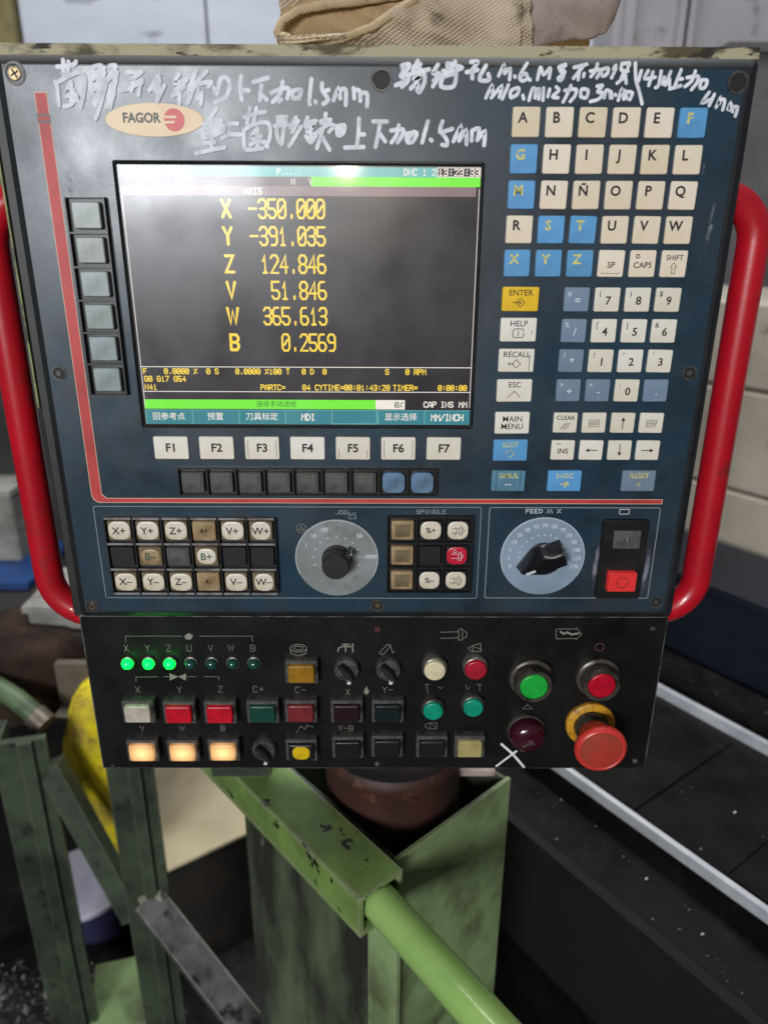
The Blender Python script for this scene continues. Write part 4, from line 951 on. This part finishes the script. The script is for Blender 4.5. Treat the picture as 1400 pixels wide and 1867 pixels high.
uphem = [(514, 78), (506, 58), (514, 38), (545, 18), (590, 8), (650, 2), (720, -8), (790, -24)]
sheet('lining', M_lining, curve([(510, 60), (520, 30), (560, 12), (640, 2), (800, -22)]), curve([(512, 86), (580, 84), (660, 80), (730, 74), (800, 60)]), .062, .012, seed=2, parent=gl)
sheet('back', M_cloth, curve([(512, -30), (560, -60), (700, -90), (840, -95), (950, -80)]), curve([(512, 30), (560, 14), (640, 4), (760, -10), (950, 60)]), .055, .012, seed=8, parent=gl)
sheet('palm', M_cloth, curve(lowhem + [(850, -60), (900, -70), (946, -50)]), curve([(514, 88), (600, 90), (700, 91), (780, 93), (860, 95), (944, 95)]), .040, .018, seed=5, parent=gl, amp=.010)
def hem(pts, y, r, name='cuff_hem'):
    P = [at_y(*curve(pts)(k / 40), y(k / 40)) for k in range(41)]
    return MB().tube(P, [r * (1 + .18 * noise.noise(Vector((k * .6, r * 900, 2)))) for k in range(41)], 12).build(name, M_hem, gl, smooth=180)
hem(lowhem, lambda a: .030 - .008 * a, .0022); hem(uphem, lambda a: .036 + .012 * a, .0026)
MB().tube([at_y(514, 66, .028), at_y(522, 72, .026), at_y(534, 79, .027)], [.003, .0042, .0026], 10).build('cuff_knot', M_hem, gl, smooth=180)
g2 = empty('work_glove', at_y(1020, 90, .07)); g2.location.z = TOPZ; WL[g2].z = TOPZ
tag(g2, 'grey-pink suede glove hand beside the beige canvas glove', 'glove')
sheet('hand', M_cloth2, curve([(930, -60), (960, -70), (1000, -80), (1040, -80), (1075, -70), (1096, -50), (1108, -30), (1116, -4)]), curve([(938, 84), (966, 92), (1000, 80), (1040, 74), (1075, 70), (1096, 58), (1107, 38), (1113, 8)]), .050, .022, seed=13, parent=g2)
sheet('lining', M_lining, curve([(960, 60), (1000, 66), (1040, 70), (1064, 74)]), curve([(962, 97), (1000, 98), (1040, 98), (1062, 98)]), .075, .010, seed=21, parent=g2)
sheet('thumb', M_cloth, curve([(926, -50), (936, -50), (946, -40), (952, 0)]), curve([(930, 92), (940, 94), (955, 96), (975, 97)]), .038, .012, seed=31, parent=g2, nu=16)

# ------------------------------------------------------------------ green stand under the console
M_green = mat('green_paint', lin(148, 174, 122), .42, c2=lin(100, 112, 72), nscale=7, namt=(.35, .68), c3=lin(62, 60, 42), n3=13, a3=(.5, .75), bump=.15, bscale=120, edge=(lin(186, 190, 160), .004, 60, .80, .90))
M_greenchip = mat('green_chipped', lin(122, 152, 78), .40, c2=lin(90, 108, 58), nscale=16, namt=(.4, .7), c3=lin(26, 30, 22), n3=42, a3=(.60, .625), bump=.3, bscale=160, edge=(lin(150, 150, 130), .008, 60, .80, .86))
M_greendirtyshade = mat('green_dirty_shade', lin(100, 112, 84), .55, c2=lin(40, 42, 34), nscale=9, namt=(.4, .62), c3=lin(112, 112, 96), n3=34, a3=(.66, .72), bump=.4, bscale=90, stretch=(1, 1, .35))  # dirt, plus the left face's shade put into a darker green
M_palegreen = mat('pale_green_bar', lin(148, 184, 104), .28, coat=.5, c2=lin(130, 172, 92), nscale=14)
M_darkpost = mat('dark_green_steel', lin(68, 82, 62), .5, c2=lin(40, 48, 38), nscale=12, namt=(.35, .65), c3=lin(20, 22, 18), n3=40, a3=(.58, .7), bump=.3, bscale=140, edge=(lin(120, 124, 106), .005, 50, .84, .92))
M_chip = mat('bare_primer', lin(160, 160, 142), .6, c2=lin(90, 92, 80), nscale=90)
st = empty('console_stand', (0.02, 0.10, FLOOR)); tag(st, 'chipped green steel console stand with open box top and square arm', 'stand')
BT = -.25
C = Vector((.018, .008, 0)); dr = Vector((.745, .667, 0)); dl = Vector((-.667, .745, 0)); LR, LL = .160, .262; T = .004
def panel(p0, d, n, length, z0, z1, name, m):
    c = p0 + d * (length / 2) + n * (T / 2); c.z = (z0 + z1) / 2
    return MB().obox(c, d * (length / 2), n * (T / 2), Vector((0, 0, (z1 - z0) / 2))).build(name, m, st)
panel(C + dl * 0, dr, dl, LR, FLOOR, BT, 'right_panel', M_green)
panel(C + dl * (T + .0005), dl, dr, LL, FLOOR, BT - .002, 'left_panel', M_greendirtyshade)
panel(C + dr * (LR - T) + dl * (T + .0005), dl, dr, LL - T, FLOOR, BT - .002, 'back_panel', M_greendirtyshade)
panel(C + dl * (LL - T) + dr * (T + .0005), dr, dl, LR - 2 * T - .002, FLOOR, BT - .003, 'back_panel', M_greendirtyshade)
for d0, L0, nrm in ((C - dl * .0015, LR, dl),): pass
# corner strip
c = C + dl * .012 - dr * .004; c.z = (FLOOR + BT - .03) / 2
MB().obox(c, dl * .020, dr * .0025, Vector((0, 0, (BT - .03 - FLOOR) / 2))).build('corner_strip', M_green, st)
# arm: square tube with an open end, bar inside
A1, A2, A3, A4 = at_z(654, 1639, BT + .004), at_z(736, 1588, BT + .004), at_z(450, 1438, BT + .004), at_z(594, 1457, BT + .004)
ad = ((A1 - A3).normalized() + (A2 - A4).normalized()).normalized(); an = Vector((-ad.y, ad.x, 0))
aw = abs((A2 - A1).dot(an)); end = (A1 + A2) / 2; end.z = 0
ah = .044; al = .30; ztop = BT + .004; t = .004
arm = empty('arm', end + Vector((0, 0, ztop - ah))); arm.parent = st; arm.location = WL[arm] - WL[st]
def abar(n0, n1, z0, z1, name, m, l0=0, l1=al):
    c = end - ad * ((l0 + l1) / 2) + an * ((n0 + n1) / 2); c.z = (z0 + z1) / 2
    return MB().obox(c, ad * ((l1 - l0) / 2), an * abs(n1 - n0) / 2, Vector((0, 0, (z1 - z0) / 2))).build(name, m, arm)
abar(-aw / 2, aw / 2, ztop - t, ztop, 'tube_wall', M_greenchip); abar(-aw / 2, aw / 2, ztop - ah, ztop - ah + t, 'tube_wall', M_greenchip)
abar(-aw / 2, -aw / 2 + t, ztop - ah + t + 1e-4, ztop - t - 1e-4, 'tube_wall', M_greenchip, .0005); abar(aw / 2 - t, aw / 2, ztop - ah + t + 1e-4, ztop - t - 1e-4, 'tube_wall', M_greenchip, .0005)
abar(-aw / 2 + t + 2e-4, aw / 2 - t - 2e-4, ztop - ah + t + 2e-4, ztop - t - 2e-4, 'end_plug', M_hole, .008, .012)
# bare chips along the arm's lower left edge
rnd = random.Random(3)
b0 = at_z(692, 1640, BT - .018); b1 = at_z(897, 1868, BT - .018); bd_ = (b1 - b0).normalized()
bc = end + Vector((0, 0, ztop - ah / 2))
MB().tube([bc - ad * .02] + [bc + bd_ * (.32 * k / 12) for k in range(13)], .0165, 32).build('bar', M_palegreen, st, smooth=60)
# post that carries the console
pc = end - ad * .22; 
MB().box(pc.x - .03, pc.x + .03, .112, .134, ztop, -.1495).build('post', M_darkpost, st)

# rusty drum standing inside the box and a pale steel bracket
M_rust = mat('rust_brown_shaded', lin(66, 38, 30), .6, c2=lin(40, 25, 20), nscale=14, namt=(.4, .65), c3=lin(92, 60, 48), n3=40, a3=(.6, .7), bump=.3, bscale=100)  # rust made darker for the shadow inside the box
M_palesteel = mat('pale_steel', lin(176, 158, 150), .5, c2=lin(140, 116, 106), nscale=20)
dc = C + dr * (LR * .50) + dl * .092
prof = [(.070, FLOOR + .02), (.070, -.31), (.073, -.306), (.073, -.30), (.070, -.296), (.070, -.225), (.073, -.221), (.073, -.213), (.070, -.209), (.066, -.215), (.002, -.215)]
n = 40
dm = MB().rings([[(dc.x + r * math.cos(2 * math.pi * j / n), dc.y + r * math.sin(2 * math.pi * j / n), z) for j in range(n)] for r, z in prof]).build('drum', M_rust, smooth=40)
tag(dm, 'rusty brown drum standing inside the open green box', 'drum')
br = empty('bracket', dc + Vector((.07, .03, -.30))); tag(br, 'pale steel angle bracket at the right rim of the green box', 'bracket')
p = at_z(806, 1440, -.27)
MB().box(p.x - .011, p.x + .011, p.y - .002, p.y + .002, -.36, -.20).build('upright', M_palesteel, br)
MB().box(p.x + .012, p.x + .055, p.y + .004, p.y + .045, -.256, -.250).build('flange', M_palesteel, br)

# ------------------------------------------------------------------ steel frame at the left
fr = empty('steel_frame', (-.55, .5, FLOOR)); tag(fr, 'dark green welded steel frame with posts and a worn grey brace', 'frame')
def post(u0, v0, y, w, d, ztop, rot, name='post', m=M_darkpost):
    b = at_y(u0, v0, y); a = math.radians(rot)
    ax, ay = Vector((math.cos(a), math.sin(a), 0)), Vector((-math.sin(a), math.cos(a), 0)); tt = .005
    c = Vector((b.x, b.y, (FLOOR + ztop) / 2)); hz = Vector((0, 0, (ztop - FLOOR) / 2 - .001))
    o = MB().obox(c - ay * (d / 2), ax * w / 2, ay * tt, hz).obox(c - ax * (w / 2 - tt), ax * tt, ay * (d / 2 - tt * 1.1), hz).obox(c + ax * (w * .12) - ay * (d / 2 + tt + .004), ax * w * .13, ay * .004, hz).build(name, m, fr)
    return c, ax, ay
cA, ax, ay = post(88, 1560, .42, .072, .06, at_y(40, 1325, .42).z, 14)
cB, bx_, by_ = post(268, 1560, .34, .060, .05, -.22, 8)
def strut(p0, p1, w, th, name, m, up=Vector((0, -1, .3))):
    d = (p1 - p0); L_ = d.length; d.normalize(); s = d.cross(up).normalized(); n_ = s.cross(d).normalized()
    return MB().obox((p0 + p1) / 2, d * L_ / 2, s * w / 2, n_ * th / 2).build(name, m, fr)
M_worn = mat('worn_steel', lin(112, 110, 112), .4, metal=.4, c2=lin(60, 60, 56), nscale=16, namt=(.4, .62), c3=lin(28, 32, 26), n3=30, a3=(.56, .64), bump=.3, bscale=120, edge=(lin(190, 190, 176), .006, 50, .78, .88))
strut(at_y(92, 1392, .41), at_y(245, 1668, .375), .032, .03, 'brace', M_darkpost)
strut(at_y(268, 1640, .315), at_y(500, 1935, .20), .042, .040, 'brace', M_worn, Vector((0, -.35, 1)))
MB().obox(at_y(278, 1640, .310), Vector((.016, 0, .004)), Vector((0, .006, 0)), Vector((-.003, 0, .010))).build('weld_plate', M_chip, fr)

# things standing on the floor behind the frame
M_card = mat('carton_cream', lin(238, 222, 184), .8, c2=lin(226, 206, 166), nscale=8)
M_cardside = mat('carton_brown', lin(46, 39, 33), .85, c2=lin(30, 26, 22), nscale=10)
ct = empty('carton', (-.30, .75, FLOOR)); tag(ct, 'dark brown carton with a clean cream lid behind the green stand', 'carton')
zt = -.86
q0, q1 = at_z(284, 1596, zt), at_z(440, 1524, zt); e1 = (q1 - q0).normalized(); e2 = Vector((-e1.y, e1.x, 0)); q1 = q1 + e1 * .08; q0 = q0 - e1 * .02
c = (q0 + q1) / 2 + e2 * .20; L_ = (q1 - q0).length
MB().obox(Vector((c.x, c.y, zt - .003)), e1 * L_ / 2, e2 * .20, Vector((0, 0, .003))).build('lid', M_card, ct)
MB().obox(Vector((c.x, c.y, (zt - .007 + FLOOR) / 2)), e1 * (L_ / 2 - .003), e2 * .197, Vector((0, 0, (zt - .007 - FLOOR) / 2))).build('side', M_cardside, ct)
M_lid = mat('drum_lid_white', lin(228, 226, 242), .5, c2=lin(212, 210, 228), nscale=12, c3=lin(90, 90, 96), n3=14, a3=(.68, .72))
M_rim = mat('drum_blue', lin(62, 60, 96), .5)
zl = -.98; dcn = at_z(150, 1606, zl)
pl = empty('pail', (dcn.x, dcn.y, FLOOR)); tag(pl, 'round pail with white lid and dark blue side behind the frame', 'pail')
def vcyl(mb, cx, cy, prof, n=40): return mb.rings([[(cx + r * math.cos(2 * math.pi * j / n), cy + r * math.sin(2 * math.pi * j / n), z) for j in range(n)] for r, z in prof])
vcyl(MB(), dcn.x, dcn.y, [(.085, FLOOR + .002), (.092, zl - .012)]).build('side', M_rim, pl, smooth=40)
vcyl(MB(), dcn.x, dcn.y, [(.095, zl - .0115), (.096, zl - .002), (.092, zl)]).build('lid', M_lid, pl, smooth=40)
# workbench that carries the clutter at the left
M_bench = mat('bench_dark', lin(40, 37, 34), .6, c2=lin(24, 22, 20), nscale=10, edge=(lin(120, 116, 106), .005, 50, .84, .92))
BZ = at_y(120, 1149, .60).z
bn = empty('workbench', (-.9, .9, FLOOR)); tag(bn, 'dark steel workbench loaded with clutter at the left', 'workbench')
MB().box(-1.5, -.34, .585, 1.45, BZ - .035, BZ - .0005).build('bench_top', M_bench, bn)
for lx, ly in ((-1.46, .62), (-1.46, 1.41), (-.38, 1.41)): MB().box(lx - .025, lx + .025, ly - .025, ly + .025, FLOOR, BZ - .0355).build('leg', M_bench, bn)
# hanging yellow bag
M_yellow = cloth_mat('yellow_bag', lin(240, 220, 44), lin(168, 148, 66), lin(120, 106, 66), 300)
def lump(name, m, y, rows, depth, seed, amp=.012, parent=None, n=28):
    # rows of (v, u_left, u_right): a soft body of revolution-like sections, wrinkled by noise
    rs = []
    for v, u0, u1 in rows:
        a, b = at_y(u0, v, y), at_y(u1, v, y); cx = (a.x + b.x) / 2; rx = (b.x - a.x) / 2; ring_ = []
        for j in range(n):
            t = 2 * math.pi * j / n; d = Vector((cx + rx * math.cos(t), y + depth * math.sin(t) * min(1, rx / .05), (a.z + b.z) / 2))
            k = noise.noise(Vector((d.x * 16 + seed, d.y * 16, d.z * 9))) * amp
            ring_.append((d.x + k * math.cos(t), d.y + k * math.sin(t), d.z + k * .4))
        rs.append(ring_)
    mb = MB().rings(rs); o = mb.build(name, m, parent, smooth=180)
    s = o.modifiers.new('soft', 'SUBSURF'); s.levels = 1; s.render_levels = 1
    return o
o = lump('yellow_bag', M_yellow, .52, [(1225, 160, 215), (1262, 134, 240), (1310, 118, 250), (1380, 116, 262), (1450, 132, 266), (1510, 166, 262), (1560, 190, 256), (1590, 205, 240)], .05, 4, .022)
tag(o, 'crumpled yellow bag hanging from the bench beside the console', 'bag')
M_sack = cloth_mat('brown_sack', lin(66, 52, 44), lin(42, 33, 29), lin(36, 30, 26), 300)
o = lump('brown_sack', M_sack, .60, [(1136, -40, 130), (1152, -70, 158), (1180, -90, 176), (1215, -90, 180), (1250, -70, 170), (1290, -60, 140)], .09, 9, .02)
tag(o, 'dark brown sack slumped over the workbench edge', 'sack')
M_greybox = mat('grey_box_metal', lin(120, 112, 100), .4, metal=.4, c2=lin(84, 76, 64), nscale=20)
a, b = at_y(98, 1212, .52), at_y(170, 1290, .52)
gb = empty('metal_bracket', ((a.x + b.x) / 2, .54, b.z)); tag(gb, 'small grey metal bracket between the sack and the yellow bag', 'bracket')
MB().box(a.x, b.x, .52, .535, b.z, a.z).build('plate', M_greybox, gb); MB().box(a.x, b.x, .49, .5195, b.z - .006, b.z + .002).build('flange', M_greybox, gb)
M_darkgreen = mat('dull_green', lin(84, 104, 70), .5, c2=lin(56, 70, 48), nscale=20)
tb = MB().tube([at_y(-30, 1238, .50), at_y(30, 1275, .47), at_y(62, 1302, .46)], .016, 20); tb = tb.build('pipe', M_darkgreen, smooth=60); tag(tb, 'short dull green pipe poking out below the brown sack', 'pipe')
tb2 = MB().tube([at_y(63, 1303, .4595), at_y(84, 1322, .452)], .0185, 20).build('fitting', M_greybox, tb, smooth=60); tb2.parent = tb
M_bluebox = mat('blue_crate', lin(24, 62, 118), .5, c2=lin(18, 46, 90), nscale=20)
def simple_box(name, u0, u1, v0, v1, y, dep, m, label, cat, rot=0, lidm=None, zbot=None):
    a, b = at_y(u0, v0, y), at_y(u1, v1, y); b.z = BZ if zbot is None else zbot
    e = empty(name, ((a.x + b.x) / 2, y + dep / 2, b.z)); tag(e, label, cat)
    rprism(MB(), b.x - a.x, a.z - b.z, .006, [(0, dep), (0, .004), (.004, 0)], cx=(a.x + b.x) / 2, cz=(a.z + b.z) / 2).build('body', m, e, (0, y, 0), smooth=40)
    lm = lidm or m
    MB().box(a.x - .004, b.x + .004, y - .006, y + dep, a.z + .0005, a.z + .012).build('lid', lm, e)
    return e
simple_box('crate', -60, 62, 1072, 1132, .75, .2, M_bluebox, 'blue plastic crate on the bench behind the left handle', 'crate')
M_whitebox = mat('white_box', lin(150, 148, 142), .7, c2=lin(110, 106, 100), nscale=10)
simple_box('tray', 48, 190, 1116, 1148, .60, .15, M_whitebox, 'pale cardboard tray below the left handle', 'tray')
simple_box('parts_box', -80, 46, 905, 1062, .85, .2, M_whitebox, 'white parts box behind the left handle', 'box')
M_casing = mat('dark_casing', lin(46, 44, 40), .5, c2=lin(28, 28, 26), nscale=6, namt=(.4, .6), c3=lin(70, 74, 56), n3=14, a3=(.6, .75))
e = simple_box('machine_casing', -200, 130, 395, 902, .95, .5, M_casing, 'dark machine casing seen between left handle and console', 'machine')
a, b = at_y(33, 690, .948), at_y(66, 742, .948)
MB().box(a.x, b.x, .944, .9495, b.z, a.z).build('name_plate', M_whitebox, e); MB().box(a.x, b.x, .942, .9435, b.z + .02, b.z + .045).build('red_label', M_red, e)
simple_box('low_machine', -260, 200, 935, 1330, 1.50, .4, M_casing, 'low dark machine standing behind the loaded workbench', 'machine', zbot=FLOOR)

# loose metal chips on the floor, bottom left
M_swarf = mat('swarf', lin(120, 120, 116), .35, metal=.6)
M_heap = mat('swarf_heap', lin(40, 38, 36), .5, c2=lin(22, 21, 20), nscale=30, namt=(.4, .6), c3=lin(150, 150, 146), n3=130, a3=(.66, .72), bump=.8, bscale=120)
hc = at_z(60, 1850, FLOOR + .12)
def heap(x, y):
    r = math.hypot(x - hc.x, (y - hc.y) * 1.2); return max(0.0, .135 * math.cos(min(1.57, r * 4.6)) + .012 * noise.noise(Vector((x * 22, y * 22, 1))) * (r < .33))
mb = MB(); nh = 46; V = [(hc.x - .36 + .72 * i / nh, hc.y - .36 + .72 * j / nh, 0) for i in range(nh + 1) for j in range(nh + 1)]
V = [(x, y, FLOOR + .0015 + heap(x, y) + (.004 * noise.noise(Vector((x * 90, y * 90, 5))) if heap(x, y) > 0.005 else 0)) for x, y, _ in V]
hp = mb.add(V, [(i * (nh + 1) + j, (i + 1) * (nh + 1) + j, (i + 1) * (nh + 1) + j + 1, i * (nh + 1) + j + 1) for i in range(nh) for j in range(nh)]).build('swarf_heap', M_heap, smooth=180)
tag(hp, 'dark heap of oily swarf in the bottom left corner', 'swarf heap', kind='stuff')
mb = MB(); rnd = random.Random(11)
for k in range(500):
    p = at_z(rnd.uniform(-80, 190), rnd.uniform(1740, 1900), FLOOR + .13)
    a = rnd.uniform(0, 6.28); l = rnd.uniform(.002, .009); w = rnd.uniform(.001, .003); d = Vector((math.cos(a), math.sin(a), rnd.uniform(-.2, .7))); e = Vector((-math.sin(a), math.cos(a), .2))
    q = p + Vector((0, 0, rnd.uniform(.001, .006))); q.z = FLOOR + heap(q.x, q.y) + rnd.uniform(.0, .003)
    mb.add([q - d * l - e * w, q + d * l - e * w * .4, q + d * l * .8 + e * w, q - d * l * .7 + e * w], [(0, 1, 2, 3)])
sw = mb.build('metal_chips', M_swarf); tag(sw, 'loose silver metal chips scattered on the floor', 'metal chips', kind='stuff')
gq = at_z(232, 1850, FLOOR + .10); gp = empty('base_block', (gq.x, gq.y, FLOOR)); tag(gp, 'low green painted steel base block beside the swarf heap', 'block')
MB().obox((gq.x, gq.y, FLOOR + .066), Vector((.050, .012, 0)), Vector((-.02, .075, 0)), Vector((0, 0, .066))).build('body', M_darkpost, gp)
MB().obox((gq.x, gq.y, FLOOR + .136), Vector((.054, .013, 0)), Vector((-.021, .079, 0)), Vector((0, 0, .0035))).build('top_plate', M_green, gp)

# ------------------------------------------------------------------ machine bed with two bright rails at the right
ZB = -.42
O = at_z(1035, 1400, ZB); D = Vector((.585, -.811, 0)); B = Vector((.811, .585, 0))
def at_s(u, v, s):
    d = ray(u, v); return CAM + d * ((s - (CAM - O).dot(B)) / d.dot(B))
M_bed = mat('bed_black', lin(14, 13, 13), .5, spec=.22, c2=lin(11, 11, 11), nscale=8, namt=(.4, .65), c3=lin(34, 29, 25), n3=24, a3=(.55, .8), bump=.2, bscale=80, rvar=.2)
M_bedside = mat('bed_side', lin(24, 22, 21), .7, spec=.25, c2=lin(26, 25, 24), nscale=7, namt=(.35, .65), bump=.2, bscale=60)
M_rail = mat('rail_steel', lin(226, 229, 234), .3, metal=.35, c2=lin(190, 196, 204), nscale=20, namt=(.4, .7), stretch=(1, 1, 1))
bed = empty('machine_bed', O + B * .25 + Vector((0, 0, FLOOR - ZB))); tag(bed, 'black oily machine bed with two bright steel rails', 'machine')
def bbox(t0, t1, s0, s1, z0, z1, name, m, parent=bed):
    c = O + D * ((t0 + t1) / 2) + B * ((s0 + s1) / 2); c.z = (z0 + z1) / 2
    return MB().obox(c, D * (t1 - t0) / 2, B * (s1 - s0) / 2, Vector((0, 0, (z1 - z0) / 2))).build(name, m, parent)
T0, T1 = -.55, .62
bbox(T0, T1, -.006, .36, ZB - .10, ZB - .016, 'bed_top', M_bed)
bbox(T0, T1, -.0045, .0035, ZB - .0155, ZB, 'rail', M_rail)
bbox(T0, T1, .272, .281, ZB - .0155, ZB + .002, 'rail', M_rail)
bbox(T0, T1, -.085, -.0065, ZB - .13, ZB - .05, 'ledge', M_bed)
bbox(T0, T1, -.100, -.0855, ZB - .24, ZB - .046, 'side_wall', M_bedside)
bbox(T0, T1, -.06, .36, FLOOR, ZB - .2405, 'base', M_bed)
for k in range(9):                                # overlapping way-cover plates between the rails
    t0 = T0 + (T1 - T0) * k / 9
    bbox(t0, t0 + (T1 - T0) / 9 - .004, .020, .255, ZB - .0158, ZB - .0125 - .0012 * (k % 2), 'way_cover_plate', M_bed)
bbox(T0, T1, .292, .355, ZB - .0158, ZB + .02, 'rear_ledge', M_bed)
rnd = random.Random(5)
for k in range(5):
    t_ = -.3 + k * .17; c = O + D * t_ + B * .30; c.z = ZB + .03
M_navy = mat('navy_cover', lin(15, 21, 36), .5, c2=lin(10, 13, 22), nscale=6)
nv = empty('navy_cover', O + B * .40 + Vector((0, 0, FLOOR - ZB))); tag(nv, 'dark navy machine cover behind the far rail', 'cover')
zn = at_s(1330, 1092, .38).z
bbox(-.9, .7, .38, .55, FLOOR, zn, 'body', M_navy, nv); bbox(-.9, .7, .374, .556, zn + .0005, zn + .012, 'top_edge', M_navy, nv)
# chips on the bed
mb = MB()
for k in range(150):
    t_, s_ = rnd.uniform(-.35, .5), rnd.choice([rnd.uniform(.02, .26), rnd.uniform(-.08, -.01), rnd.uniform(.295, .35)])
    z_ = ZB - .0155 if 0 < s_ < .27 else (ZB - .0495 if s_ < 0 else ZB + .0205)
    q = O + D * t_ + B * s_; q.z = z_ + rnd.uniform(.001, .004); a = rnd.uniform(0, 6.28); l = rnd.uniform(.0006, .0019)
    d = Vector((math.cos(a), math.sin(a), rnd.uniform(-.2, .5))) * l; e = Vector((-math.sin(a), math.cos(a), .1)) * l * .5
    mb.add([q - d - e, q + d - e, q + d + e, q - d + e], [(0, 1, 2, 3)])
tag(mb.build('bed_chips', M_swarf), 'tiny metal chips lying on the black machine bed', 'metal chips', kind='stuff')
# pale blocks behind the navy cover
M_block = mat('pale_block', lin(176, 168, 154), .8, c2=lin(148, 140, 126), nscale=5, namt=(.35, .68), c3=lin(96, 88, 76), n3=16, a3=(.62, .74), bump=.4, bscale=60)
bl_rows = [(1108, 902, 'pale stone block lowest of the stack by the right handle'), (898, 705, 'pale stone block in the middle of the stack by the right handle'), (700, 560, 'shaded pale stone block topmost of the stack by the right handle')]
zlev = [at_s(1330, v, .60).z for v in (1112, 893, 706, 545)]
for k, (v0, v1, lab) in enumerate(bl_rows):
    c = O + D * (-.10 + .03 * k) + B * .80; z0, z1 = zlev[k] + .0015, zlev[k + 1] - .0015
    if k == 0: z0 = FLOOR
    c.z = (z0 + z1) / 2
    hx, hy, hz = D * .62, B * .20, Vector((0, 0, (z1 - z0) / 2))
    mb = MB(); b_ = .006; rs = []
    for f, g in ((1 - b_ / .2, -1), (1, -1 + b_ / hz.z), (1, 1 - b_ / hz.z), (1 - b_ / .2, 1)):
        rs.append([c + hx * (i * f) + hy * (j * f) + hz * g for i, j in ((-1, -1), (1, -1), (1, 1), (-1, 1))])
    o = mb.rings(rs).build('stone_block', M_block, smooth=30); tag(o, lab, 'block', 'stacked pale stone blocks')

# ------------------------------------------------------------------ walls and cabinets behind
M_white = mat('cabinet_white', lin(186, 192, 202), .5, c2=lin(166, 172, 184), nscale=3, namt=(.35, .7), c3=lin(104, 108, 118), n3=9, a3=(.60, .72), stretch=(.6, 1, 2.2))
M_olive = mat('olive_frame', lin(116, 106, 66), .6, c2=lin(84, 76, 48), nscale=8)
M_greywall = mat('grey_wall', lin(150, 146, 150), .75, c2=lin(126, 122, 126), nscale=2.2, namt=(.35, .68), c3=lin(84, 80, 82), n3=7, a3=(.6, .72), bump=.3, bscale=30)
cab = empty('cabinet', (-.45, 2.2, FLOOR)); tag(cab, 'pale blue-white steel cabinet with scratched doors behind the console', 'cabinet')
yw = 1.9
xs_ = [at_y(u, 40, yw).x for u in (36, 377, 760, 1140)]
zt = 1.6
for k in range(3):
    x0, x1 = xs_[k] + .002, xs_[k + 1] - .004
    rprism(MB(), x1 - x0, zt - FLOOR - .06, .004, [(0, .03), (0, .003), (.003, 0)], cx=(x0 + x1) / 2, cz=(zt + FLOOR) / 2 + .02).build('door', M_white, cab, (0, yw, 0), smooth=40)
MB().box(xs_[0] - .002, xs_[3], yw + .031, yw + .5, FLOOR, zt).build('body', M_olive, cab)
ol = MB().box(xs_[0] - .30, xs_[0] - .004, yw - .03, yw + .45, FLOOR, zt).build('pillar', M_olive); tag(ol, 'olive painted pillar left of the pale cabinet', 'pillar')
wl = MB().box(-6, 6, 2.9, 3.1, FLOOR, 4).build('wall', M_greywall); tag(wl, 'grey plastered workshop wall behind everything', 'wall', kind='structure')
gc = empty('grey_locker', (1.15, 2.0, FLOOR)); tag(gc, 'blurred grey steel locker with vertical ribs at the upper right', 'locker')
xa_, xb_ = at_y(1118, 60, 1.7).x, at_y(1560, 60, 1.7).x
MB().box(xa_, xb_, 1.70, 2.1, FLOOR, 1.5).build('body', M_greywall, gc)
for u in (1143, 1240, 1252): 
    x = at_y(u, 60, 1.69).x; MB().box(x - .012, x + .012, 1.675, 1.6995, FLOOR, 1.5).build('rib', M_greywall, gc)
a, b = at_y(1300, 95, 1.45), at_y(1500, 330, 1.45)
M_dark = mat('dark_unit', lin(96, 92, 94), .6, c2=lin(76, 72, 74), nscale=5)
e = empty('shadow_edge_unit', ((a.x + b.x) / 2, 1.5, FLOOR)); tag(e, 'grey unit standing in for shadow edges at the right behind the handle', 'cabinet')
MB().box(a.x + .05, b.x, 1.45, 1.66, FLOOR, a.z).build('body', M_dark, e); MB().box(a.x + .03, b.x, 1.44, 1.66, a.z + .001, a.z + .02).build('top_edge', M_dark, e)  # solid grey unit in place of dark shadow edges between pale blocks
flush_texts()
